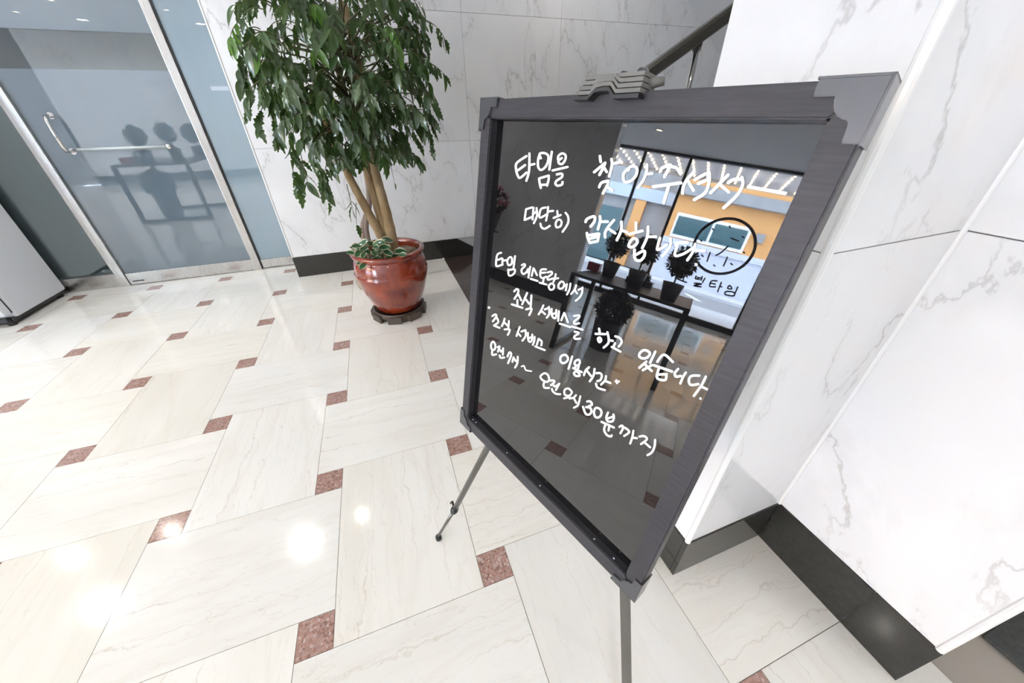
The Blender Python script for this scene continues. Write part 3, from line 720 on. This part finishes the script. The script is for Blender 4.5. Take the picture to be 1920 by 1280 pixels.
prof = [(.0, .0), (.125, .0), (.140, .015), (.165, .06), (.198, .14), (.222, .22), (.2305, .265), (.2315, .278), (.228, .283), (.2265, .288), (.228, .30), (.224, .34), (.212, .365), (.2085, .372), (.214, .380), (.2235, .388), (.228, .398), (.2265, .410), (.218, .416), (.205, .414), (.198, .404), (.197, .38), (.20, .33), (.19, .30)]
bm = bmesh.new(); lathe(bm, prof, 64, cap=False); build('pot', bm, M['pot'], tree, smooth=True)
bm = bmesh.new()
for ri in range(9):
    pass
rings = [(.0, .372)] + [(r, .372 - .01*(r/.2)**2) for r in (.03, .06, .09, .12, .15, .18, .1995)]
lathe(bm, rings, 40, cap=False)
for v_ in bm.verts: v_.co.z += random.uniform(-.005, .007)
build('soil', bm, M['soil'], tree, smooth=False)
def U(x, y, z): return (x-PX_, y-PY_, z-.045)
TR_ = [([(.376, 1.30, .40), (.362, 1.30, .50), (.335, 1.30, .60), (.292, 1.29, .75), (.262, 1.28, .86), (.240, 1.27, .96), (.215, 1.26, 1.12), (.21, 1.25, 1.3)], .030, .019),
       ([(.385, 1.315, .40), (.385, 1.315, .52), (.372, 1.33, .66), (.360, 1.34, .80), (.350, 1.34, .93), (.335, 1.33, 1.15), (.32, 1.32, 1.4)], .030, .019),
       ([(.392, 1.30, .40), (.412, 1.30, .52), (.412, 1.30, .64), (.404, 1.30, .78), (.398, 1.30, .90), (.405, 1.30, 1.1), (.42, 1.29, 1.4), (.41, 1.3, 1.6)], .036, .020)]
for pts, r0, r1 in TR_:
    n = 18; P3 = []
    sm = smooth_line(pts, 4); R_ = []
    for k, p in enumerate(sm):
        t = k/(len(sm)-1); R_.append((r0*(1-t) + r1*t*.75)*(1+.05*math.sin(k*2.3)) + (.012*max(0, 1-k/5)))
        P3.append(U(*p))
    b_ = bmesh.new(); tube(b_, P3, R_, 14); build('trunk', b_, M['bark'], tree, smooth=True)

# leaflet shapes: toothed, gently folded, drooping
def leaf_geo(L, W, teeth, rnd, bend):
    """outline along +X; returns vertex list, faces"""
    n = 8; V = []; Fc = []
    for k in range(n+1):
        t = k/n; x = L*t
        wv = W*(math.sin(PI*min(1, t*.96+.03))**.85)*(1.15-.5*t)*.62
        if k in (0, n): wv = .0008
        elif teeth: wv *= (1.28 if k % 2 else .74)
        zb = -bend*t*t
        V += [(x, -wv, zb+wv*.30), (x, 0, zb), (x, wv, zb+wv*.30)]
    for k in range(n):
        a = 3*k
        Fc += [(a, a+3, a+4, a+1), (a+1, a+4, a+5, a+2)]
    return V, Fc
LV = [leaf_geo(1, .30, True, 0, .16), leaf_geo(1, .36, True, 0, .38), leaf_geo(1, .27, True, 0, .08), leaf_geo(1, .36, False, 0, .25)]
def leaf_mesh(k):
    V, Fc = LV[k]; me = bpy.data.meshes.new('leaf'); me.from_pydata(V, [], Fc)
    for p in me.polygons: p.use_smooth = True
    return me
ML = [leaf_mesh(k) for k in range(4)]
for me in ML: me.materials.append(M['leaf'])
MLY = leaf_mesh(3); MLY.materials.append(M['leafy'])
rnd = random.Random(21)
leaves = []     # (matrix, kind, young)
twb = bmesh.new()
CEN = Vector((.345, 1.30, 1.36)); RAD = Vector((.44, .40, .58))
def spray(base, direc, length, nl, droop=1.0, young=False, lsz=None):
    p = Vector(base); d = Vector(direc).normalized(); pts = [p.copy()]
    seg = 9
    for k in range(seg):
        d = (d + Vector((0, 0, -.16*droop))).normalized(); p = p + d*(length/seg); pts.append(p.copy())
    tube(twb, [U(*q) for q in pts], [.0028*(1-.6*k/seg) for k in range(seg+1)], 4, cap=False)
    for j in range(nl):
        f = .30 + .70*(j//2*2+1)/max(nl-1, 1); f = min(f, 1.0)
        idx = f*seg; i0 = min(int(idx), seg-1); q = pts[i0].lerp(pts[i0+1], idx-i0); t = (pts[i0+1]-pts[i0]).normalized()
        side = t.cross(Vector((0, 0, 1)))
        if side.length < .1: side = Vector((1, 0, 0))
        side.normalize()
        s = (1 if j % 2 else -1)
        if j == nl-1: ld = t
        else: ld = (t*.55 + side*s*.75 + Vector((0, 0, -.35))).normalized()
        ld = (ld + Vector((rnd.uniform(-.25, .25), rnd.uniform(-.25, .25), -.55*droop+rnd.uniform(-.35, .2)))).normalized()
        L = (lsz or (rnd.uniform(.040, .075) if rnd.random() < .72 else rnd.uniform(.07, .1)))
        zaxis = Vector((rnd.uniform(-.7, .7), rnd.uniform(-1.0, .3), 1)); yv = zaxis.cross(ld)
        if yv.length < .05: yv = Vector((0, 1, 0)).cross(ld)
        yv.normalize(); zv = ld.cross(yv)
        mm = Matrix((ld*L, yv*L, zv*L)).transposed().to_4x4(); mm.translation = Vector(U(*q))
        leaves.append((mm, rnd.randrange(4), young))
tips = [Vector(t_[0][-1]) for t_ in TR_]
for k in range(285):
    while True:
        a = Vector((rnd.uniform(-1, 1), rnd.uniform(-1, 1), rnd.uniform(-1, 1)))
        if .25 < a.length < 1: break
    if a.y > .1 and rnd.random() < .45: a.y = -a.y
    q = CEN + Vector((a.x*RAD.x, a.y*RAD.y, a.z*RAD.z))*.78
    if q.z < 1.0 and abs(q.x-.36) < .10 and q.y < 1.34: q.z = 1.0 + rnd.uniform(0, .12)
    out = Vector((q.x-CEN.x, (q.y-CEN.y), .15+.25*(q.z-CEN.z))); out.normalize()
    out = (out + Vector((rnd.uniform(-.5, .5), rnd.uniform(-.6, .3), rnd.uniform(-.1, .45)))).normalized()
    spray(q, out, rnd.uniform(.08, .18), 7, rnd.uniform(.8, 1.6), rnd.random() < .03)
    if k % 3 == 0:      # branch that carries the spray
        c = CEN + Vector((rnd.uniform(-.06, .06), 0, (q.z-CEN.z)*.6 - .12)); tube(twb, [U(*c), U(*(c.lerp(q, .5)+Vector((0, 0, .05)))), U(*q)], [.006, .004, .003], 5, cap=False)
# sprays that give the crown its outline in the photo: (pixel, depth Y, direction)
def at(u, v, y):
    d = px_ray(u, v); return C + d*((y-C.y)/d.y)
OUT = [((780, 40), 1.25, (.5, -.1, .25), 7), ((735, 55), 1.2, (.6, -.1, .2), 9), ((745, 95), 1.25, (.8, -.1, .25), 9), ((770, 110), 1.22, (.9, -.1, .15), 9), ((765, 150), 1.22, (.8, 0, 0), 9), ((755, 180), 1.2, (.7, -.1, -.2), 9),
       ((770, 195), 1.25, (.6, -.1, -.5), 9), ((790, 215), 1.25, (.4, 0, -.8), 7), ((730, 205), 1.2, (.5, -.1, -.6), 9), ((470, 35), 1.25, (-.7, 0, .1), 9), ((475, 75), 1.25, (-.8, 0, -.1), 9), ((480, 110), 1.25, (-.8, 0, -.2), 9),
       ((490, 150), 1.22, (-.8, -.1, -.2), 9), ((500, 190), 1.22, (-.7, -.1, -.5), 9), ((510, 200), 1.2, (-.3, -.1, -.8), 9), ((540, 240), 1.2, (-.2, -.1, -.9), 9), ((560, 270), 1.2, (-.1, -.1, -1), 9), ((590, 285), 1.2, (0, -.1, -1), 9),
       ((610, 255), 1.15, (.1, -.2, -1), 9), ((545, 300), 1.22, (-.1, -.1, -1), 9), ((600, 310), 1.2, (-.1, -.1, -1), 9), ((640, 240), 1.15, (.2, -.2, -.9), 9), ((690, 230), 1.15, (.2, -.1, -1), 9), ((715, 250), 1.2, (.2, -.1, -1), 9), ((725, 280), 1.22, (.1, -.1, -1), 7), ((675, 275), 1.12, (0, -.1, -1), 7), ((650, 345), 1.25, (0, -.1, -1), 7), ((668, 380), 1.28, (-.3, -.1, -.8), 5)]
for (u, v), y, dr, nl in OUT: spray(at(u, v, y), dr, rnd.uniform(.12, .19), nl, rnd.uniform(.7, 1.3), rnd.random() < .08)
for (u, v) in ((620, 175), (655, 190), (640, 215), (655, 225)): spray(at(u, v, 1.0), (rnd.uniform(-.4, .4), -.5, -.2), .07, 5, .8, True, .06)
# low density thinning on the lower flank, then the 300 biggest on screen become single leaves
def scr(mm):
    p = mm.translation + Vector((PX_, PY_, .045)); d = p-C; z = d.dot(FW); return 960+F_PX*d.dot(RT)/z, 640+F_PX*d.dot(DN)/z, z
keep = []
for L_ in leaves:
    u, v, z = scr(L_[0])
    if v > 300 and 610 < u < 740 and rnd.random() < .7: continue
    keep.append((z if v > -20 else z+9, L_))
keep.sort(key=lambda q: q[0])
SV, SF = [], []
for k, (_, (mm, kd, yg)) in enumerate(keep):
    if k < 296:
        o = bpy.data.objects.new('leaf', MLY if yg else ML[kd]); COL.objects.link(o); o.parent = tree; o.matrix_local = mm
    else:
        V, Fc = LV[kd]; b0 = len(SV); SV += [tuple(mm @ Vector(p)) for p in V]; SF += [tuple(b0+i for i in f) for f in Fc]
me = bpy.data.meshes.new('foliage'); me.from_pydata(SV, [], SF)
for p in me.polygons: p.use_smooth = True
tag(link('foliage', me, M['leaf'], tree), kind='stuff')
tag(build('twigs', twb, M['twig'], tree, smooth=True), kind='stuff')

# small variegated plant growing in the pot
vp = empty('variegated_plant', (.285, 1.185, .415)); tag(vp, 'low green plant with cream edged leaves at the foot of the tan trunks', 'plant')
def vleaf():
    V, Fc = [], []
    n = 8
    for k in range(n+1):
        t = k/n; wv = .34*math.sin(PI*min(1, .04+t*.93))**.7
        if k == n: wv = .01
        zb = -.25*t*t
        V += [(t, -wv, zb+wv*.25), (t, -wv*.72, zb+wv*.15), (t, 0, zb), (t, wv*.72, zb+wv*.15), (t, wv, zb+wv*.25)]
    mi = []
    for k in range(n):
        a = 5*k
        for s in range(4): Fc.append((a+s, a+5+s, a+6+s, a+1+s)); mi.append(1 if s in (0, 3) else 0)
    me = bpy.data.meshes.new('leaf'); me.from_pydata(V, [], Fc); me.materials.append(M['vgreen']); me.materials.append(M['vcream'])
    for p, q in zip(me.polygons, mi): p.material_index = q; p.use_smooth = True
    return me
MV = vleaf()
r2 = random.Random(5); sb = bmesh.new()
for k in range(46):
    a = r2.uniform(0, 2*PI); rr = r2.uniform(0, .085)
    base = Vector((rr*math.cos(a)*1.2, rr*math.sin(a)*.7-.005, r2.uniform(.0, .115)*(1.2-rr*6) + .015))
    if k % 4 == 0: base += Vector((.13, .01, -.01))*r2.uniform(.4, 1)
    d = Vector((math.cos(a), math.sin(a)*.9-.35, r2.uniform(-.25, .55))).normalized(); L = r2.uniform(.045, .075)
    zx = Vector((r2.uniform(-.3, .3), -.6, .8)); yv = zx.cross(d).normalized(); zv = d.cross(yv)
    mm = Matrix((d*L, yv*L, zv*L)).transposed().to_4x4(); mm.translation = base
    o = bpy.data.objects.new('leaf', MV); COL.objects.link(o); o.parent = vp; o.matrix_local = mm
    tube(sb, [Vector((base.x*.6, base.y*.6, -.02)), base], .0018, 4, cap=False)
tag(build('stems', sb, M['twig'], vp), kind='stuff')

# second tree close behind, nearly hidden
t2 = empty('rear_potted_tree', (.31, 1.92, 0)); tag(t2, 'tree with thin grey trunks in a tan pot hidden behind the red pot', 'potted tree')
bm = bmesh.new(); lathe(bm, [(0, .0), (.225, 0), (.23, .04), (.15, .045), (.15, .1), (.165, .18), (.168, .24), (.16, .26), (.15, .26), (.145, .23), (.0, .23)], 40, cap=False); build('pot', bm, M['pot2'], t2, smooth=True)
for q in ([(-.09, -.07, .22), (-.085, -.05, .45), (.0, -.05, .62), (.03, -.04, .85), (.04, -.02, 1.25)], [(-.05, -.05, .22), (-.06, -.06, .45), (.01, -.05, .65), (.05, -.03, .9), (.1, -.02, 1.3)]):
    b_ = bmesh.new(); tube(b_, smooth_line(q, 4), .019, 10); build('trunk', b_, M['bark2'], t2, smooth=True)
SV, SF = [], []
for k in range(150):
    a = r2.uniform(0, 2*PI); q = Vector((.05+.24*r2.uniform(-1, 1), -.05+.2*r2.uniform(-1, 1), 1.45+.3*r2.uniform(-1, 1)))
    d = Vector((math.cos(a), math.sin(a), -.6)).normalized(); L = r2.uniform(.06, .1); yv = Vector((0, -.2, 1)).cross(d).normalized(); zv = d.cross(yv)
    mm = Matrix((d*L, yv*L, zv*L)).transposed().to_4x4(); mm.translation = q
    V, Fc = LV[k % 4]; b0 = len(SV); SV += [tuple(mm @ Vector(p)) for p in V]; SF += [tuple(b0+i for i in f) for f in Fc]
me = bpy.data.meshes.new('foliage'); me.from_pydata(SV, [], SF); tag(link('foliage', me, M['leaf'], t2), kind='stuff')

# ------------------------------------------------------------------ small things in view
sw = empty('light_switch', (1.262, 2.3, 1.045)); tag(sw, 'white light switch plate on the marble wall left of the framed board', 'light switch')
build('plate', nb(0, .12, -.011, 0, 0, .12, bev=.003), M['white'], sw); build('rocker', nb(.035, .085, -.015, -.010, .03, .09, bev=.002), M['white'], sw)

fr = empty('refrigerator', (-2.48, 2.33, 0)); tag(fr, 'white upright refrigerator standing against the frosted glass at the left', 'refrigerator')
build('body', nb(-.38, .38, -.21, .28, .045, 1.75, bev=.012), M['fridge'], fr)
dr = build('door', nb(-.38, .38, -.285, -.222, .075, 1.74, bev=.02), M['fridge'], fr)
b_ = bmesh.new(); bar(b_, (-.33, -.31, .7), (-.33, -.31, 1.2), .02, .03, (0, 1, 0)); build('handle', b_, M['steel'], dr)
build('plinth', nb(-.36, .36, -.23, .26, .018, .05), M['blackpl'], fr); build('gasket_or_gap_shade', nb(-.37, .37, -.223, -.209, .08, 1.73), M['rubber'], fr)
for x in (-.34, .34):
    for y in (-.23, .24):
        b_ = bmesh.new(); lathe(b_, [(.022, 0), (.022, .02), (.012, .022), (.012, .05)], 14, x, y); build('foot', b_, M['rubber'], fr, smooth=True)

dm = build('floor_mat', nb(1.637, 2.7, -2.3, -1.1, 0, .010, bev=.003), M['mat']); tag(dm, 'charcoal floor mat just round the corner of the right marble wall', 'mat')

# ------------------------------------------------------------------ things behind the camera, seen mirrored in the board and in the glass door
tb = empty('console_table', (-2.26, -.36, 0)); tag(tb, 'black square tube table carrying ball topiaries, mirrored in the board', 'table')
X0, X1, Y0, Y1 = -.40, .40, -.48, .48
build('table_top', nb(X0, X1, Y0, Y1, .675, .70, bev=.003), M['darkmetal'], tb)
for x in (X0+.02, X1-.02):
    for y in (Y0+.02, Y1-.02): build('leg', nb(x-.02, x+.02, y-.02, y+.02, 0, .675), M['darkmetal'], tb)
for y in (Y0+.02, Y1-.02): build('floor_bar', nb(X0+.04, X1-.04, y-.018, y+.018, .0, .035), M['darkmetal'], tb)
def blob(bm, c, r, n, rn, flat=1.0, lsz=.03):
    for k in range(n):
        z = rn.uniform(-1, 1); a = rn.uniform(0, 2*PI); h = math.sqrt(1-z*z); o_ = Vector((h*math.cos(a), h*math.sin(a), z*flat)); q = Vector(c)+o_*r*rn.uniform(.8, 1.05)
        d = (o_+Vector((rn.uniform(-.8, .8), rn.uniform(-.8, .8), rn.uniform(-.8, .8)))).normalized(); s = d.cross(Vector((.3, .2, 1))).normalized()*lsz*.4
        v = [bm.verts.new(q-d*lsz*.2), bm.verts.new(q+s+d*lsz*.4), bm.verts.new(q+d*lsz), bm.verts.new(q-s+d*lsz*.4)]; bm.faces.new(v)
for x, y, zc, lb in ((-2.34, -.08, 1.0, 'ball topiary in a black pot, the far one of the three on the table'), (-2.12, -.36, 1.02, 'ball topiary in a black pot, the middle one of the three on the table'), (-1.95, -.66, 1.0, 'ball topiary in a black pot, the near one of the three on the table')):
    t = empty('topiary', (x, y, .70)); tag(t, lb, 'topiary', 'ball topiaries on the black table')
    b_ = bmesh.new(); lathe(b_, [(0, 0), (.055, 0), (.08, .14), (.072, .14), (.065, .12), (0, .12)], 24, cap=False); build('pot', b_, M['blackpl'], t, smooth=True)
    b_ = bmesh.new(); tube(b_, [(0, 0, .11), (0, 0, zc-.72)], .007, 8); build('stem', b_, M['bark2'], t)
    b_ = bmesh.new(); lathe(b_, [(.085*math.sin(PI*k/10), zc-.70-.085*math.cos(PI*k/10)) for k in range(11)], 18, cap=False); blob(b_, (0, 0, zc-.70), .1, 420, r2); tag(build('ball', b_, M['leaf_dark'], t), kind='stuff')
t = empty('trailing_plant', (-2.42, -.22, 0)); tag(t, 'dark bushy plant in a tall pot on the floor under the black table', 'potted plant')
b_ = bmesh.new(); lathe(b_, [(0, 0), (.11, 0), (.14, .3), (.128, .3), (.12, .27), (0, .27)], 28, cap=False); build('pot', b_, M['blackpl'], t, smooth=True)
b_ = bmesh.new(); blob(b_, (0, 0, .43), .15, 900, r2, 1.0, .05); blob(b_, (.03, 0, .38), .1, 300, r2, 1.0, .05); tag(build('foliage', b_, M['leaf_dark'], t), kind='stuff')
o = build('gift_box', nb(-.05, .05, -.06, .06, 0, .08, bev=.004), M['redobj'], None, (-2.47, .10, .70)); tag(o, 'small red box at the far edge of the black table', 'box')
t = empty('low_planter', (-2.5, -.35, .70)); tag(t, 'low dark planter with short leaves on the left of the black table', 'planter')
build('trough', nb(-.07, .07, -.12, .12, 0, .05, bev=.004), M['blackpl'], t)
b_ = bmesh.new(); blob(b_, (0, 0, .07), .07, 260, r2, .6, .035); tag(build('leaves', b_, M['leaf_dark'], t), kind='stuff')
t = empty('flower_stand', (-3.5, 1.98, 0)); tag(t, 'dark pedestal with a brown pot of pink flowers by the left wall', 'flower stand')
b_ = bmesh.new(); lathe(b_, [(.13, 0), (.13, .02), (.025, .03), (.025, .70), (.12, .71), (.12, .73)], 24); build('pedestal', b_, M['darkmetal'], t, smooth=False)
b_ = bmesh.new(); lathe(b_, [(0, .73), (.06, .73), (.1, .98), (.09, .98), (.08, .95), (0, .95)], 24, cap=False); build('pot', b_, M['caddy'], t, smooth=True)
b_ = bmesh.new(); blob(b_, (0, 0, 1.12), .13, 260, r2, 1, .05); tag(build('leaves', b_, M['leaf_dark'], t), kind='stuff')
b_ = bmesh.new(); blob(b_, (0, 0, 1.16), .15, 150, r2, .9, .05); tag(build('petals', b_, M['petal'], t), kind='stuff')

# shop window and entrance at the far left
SX = -6.0
sf = tag(empty('window_3', (SX, 0, 0)), kind='structure')
build('sill', nb(-.05, .05, -4.55, 2.74, 0, .10), M['darkmetal'], sf); build('head', nb(-.05, .05, -4.55, 2.74, 2.56, 2.6), M['darkmetal'], sf)
for y in (-4.5, -3.2, -1.66, .0, .76, 1.9, 2.7): build('mullion', nb(-.03, .03, y-.022, y+.022, 0.10, 2.56), M['darkmetal'], sf)
ys = [-4.5, -3.2, -1.66, .0, .76, 1.9, 2.7]
for a, b in zip(ys, ys[1:]): build('pane', nb(-.004, .004, a+.022, b-.022, 0.10, 2.56), M['shopglass'], sf)
def mir(u, v, X):
    """point on the plane x = X that the camera sees mirrored in the board at pixel (u, v)"""
    d = px_ray(u, v); q = B0 - NB*PD; t = (q-C).dot(NB)/d.dot(NB); p = C + d*t; r = d - NB*(2*d.dot(NB)); return p + r*((X-p.x)/r.x)
DEC = parse("890,505 800,590 730,630;930,400 1030,440;680,275 700,290;912,240 918,262;1080,380 1100,392;1090,585 1110,598;925,738 945,752;698,758 714,772;535,628 558,642;520,425 540,440;650,590 610,710;880,655 830,770;"
  "270,842 350,858;300,870 275,890 295,920 330,890 300,870;300,920 290,965;215,945 335,990;465,905 455,940 510,950;480,925 520,930;545,912 530,960;580,935 550,990;440,1000 540,1012 432,1030 530,1050;"
  "740,970 670,972 645,1040 720,1050;660,1002 720,1012;800,990 750,1113;778,1040 805,1050;910,1032 885,1070 940,1075 910,1032;1020,1052 965,1172;870,1110 850,1150 960,1170 970,1125 870,1110")
bm = bmesh.new()
for s in DEC: ribbon(bm, [(1240+a/7.11, 390+b/7.11) for a, b in s], 20/7.11, lambda u, v: tuple(mir(u, v, SX+.006) - Vector((SX, 0, 0))))
cy_, cz_, r_ = -.985, 1.355, .445
ring = []
for k in range(64):
    a = 2*PI*k/64; ring.append([bm.verts.new((.006, cy_+(r_+q)*math.cos(a), cz_+(r_+q)*math.sin(a))) for q in (-.022, .022)])
for k in range(64): bm.faces.new((ring[k][0], ring[k][1], ring[(k+1) % 64][1], ring[(k+1) % 64][0]))
build('decal', bm, M['decal'], sf)
# street outside
tag(build('floor_street', nb(-30, -6.05, -16, 16, -.3, -.12), M['asphalt']), kind='structure')
tag(build('floor_pavement', nb(-9.0, -6.05, -16, 16, -.12, -.01), M['pave']), kind='structure')
tag(build('floor_far_pavement', nb(-15.7, -13.6, -16, 16, -.12, -.02), M['pave']), kind='structure')
o = build('road_marking', nb(-.06, .06, -14, 14, 0, .006), M['roadpaint'], None, (-9.6, 0, -.12)); tag(o, 'long white line painted along the street outside', 'road marking')
o = build('road_marking', nb(-.7, .7, -.09, .09, 0, .006), M['roadpaint'], None, (-12.2, -.9, -.12), (0, 0, -.35)); tag(o, 'short slanted white dash painted on the street outside', 'road marking')
cn = empty('canopy', (-7.6, 0, 2.72)); tag(cn, 'pale entrance canopy outside with rows of warm bulbs underneath', 'canopy')
build('deck', nb(-.6, 1.5, -4.5, 2.7, 0, .15), M['canopy'], cn); build('fascia', nb(-.66, -.6, -4.5, 2.7, -.06, .3), M['canopy'], cn)
bmb = bmesh.new(); lathe(bmb, [(0, -.028), (.016, -.02), (.021, 0), (.016, .018)], 10, cap=False); MB_ = mesh_of(bmb, 'bulb', True); MB_.materials.append(M['bulb'])
for k in range(24):
    for q in range(7): link('bulb', MB_, None, cn, (1.2-q*.28, -4.0+k*.27, -.02))
o = build('tube_lamp', nb(-.03, .03, -.32, .32, -.04, 0), M['tubelamp'], None, (-7.3, -1.3, 2.55)); tag(o, 'white fluorescent tube lamp hung under the canopy outside', 'lamp')
bl = empty('orange_building', (-15.7, 0, -.02)); tag(bl, 'orange rendered building with white window and shutters across the street', 'building')
build('facade', nb(-6, 0, -8, 1.15, 0, 6.5), M['orange'], bl); build('cornice', nb(0, .35, -8, 1.15, 3.35, 3.75), M['conc'], bl)
wn = build('window_frame', nb(0, .06, -1.95, .82, 1.72, 2.68), M['white'], bl)
for a, b in ((-1.85, -.68), (-.58, .74)): build('pane', nb(.06, .075, a, b, 1.84, 2.56), M['winpane'], wn)
build('fan_box', nb(0, .12, -2.45, -2.15, 2.22, 2.55), M['conc'], bl)
sh = build('shutter', nb(0, .05, -7.5, 1.0, 0, 1.62), M['shutter'], bl)
for k in range(14): build('slat', nb(.05, .062, -7.5, 1.0, .02+k*.112, .10+k*.112), M['shutter'], sh)
build('sign_band', nb(.0, .14, -7.5, 1.05, 1.45, 1.68), M['shutter'], bl)
bl = empty('grey_building', (-16.5, 0, -.02)); tag(bl, 'grey concrete building beside the orange one across the street', 'building')
build('facade', nb(-6, 0, 1.2, 14, 0, 6.5), M['conc'], bl); build('pilaster', nb(0, .25, 2.3, 2.75, 0, 3.5), M['orange'], bl); build('doorway', nb(0, .04, 3.2, 4.6, 0, 2.4), M['winpane'], bl)
build('sign_band', nb(0, .3, 1.2, 14, 2.9, 3.4), M['paper'], bl)
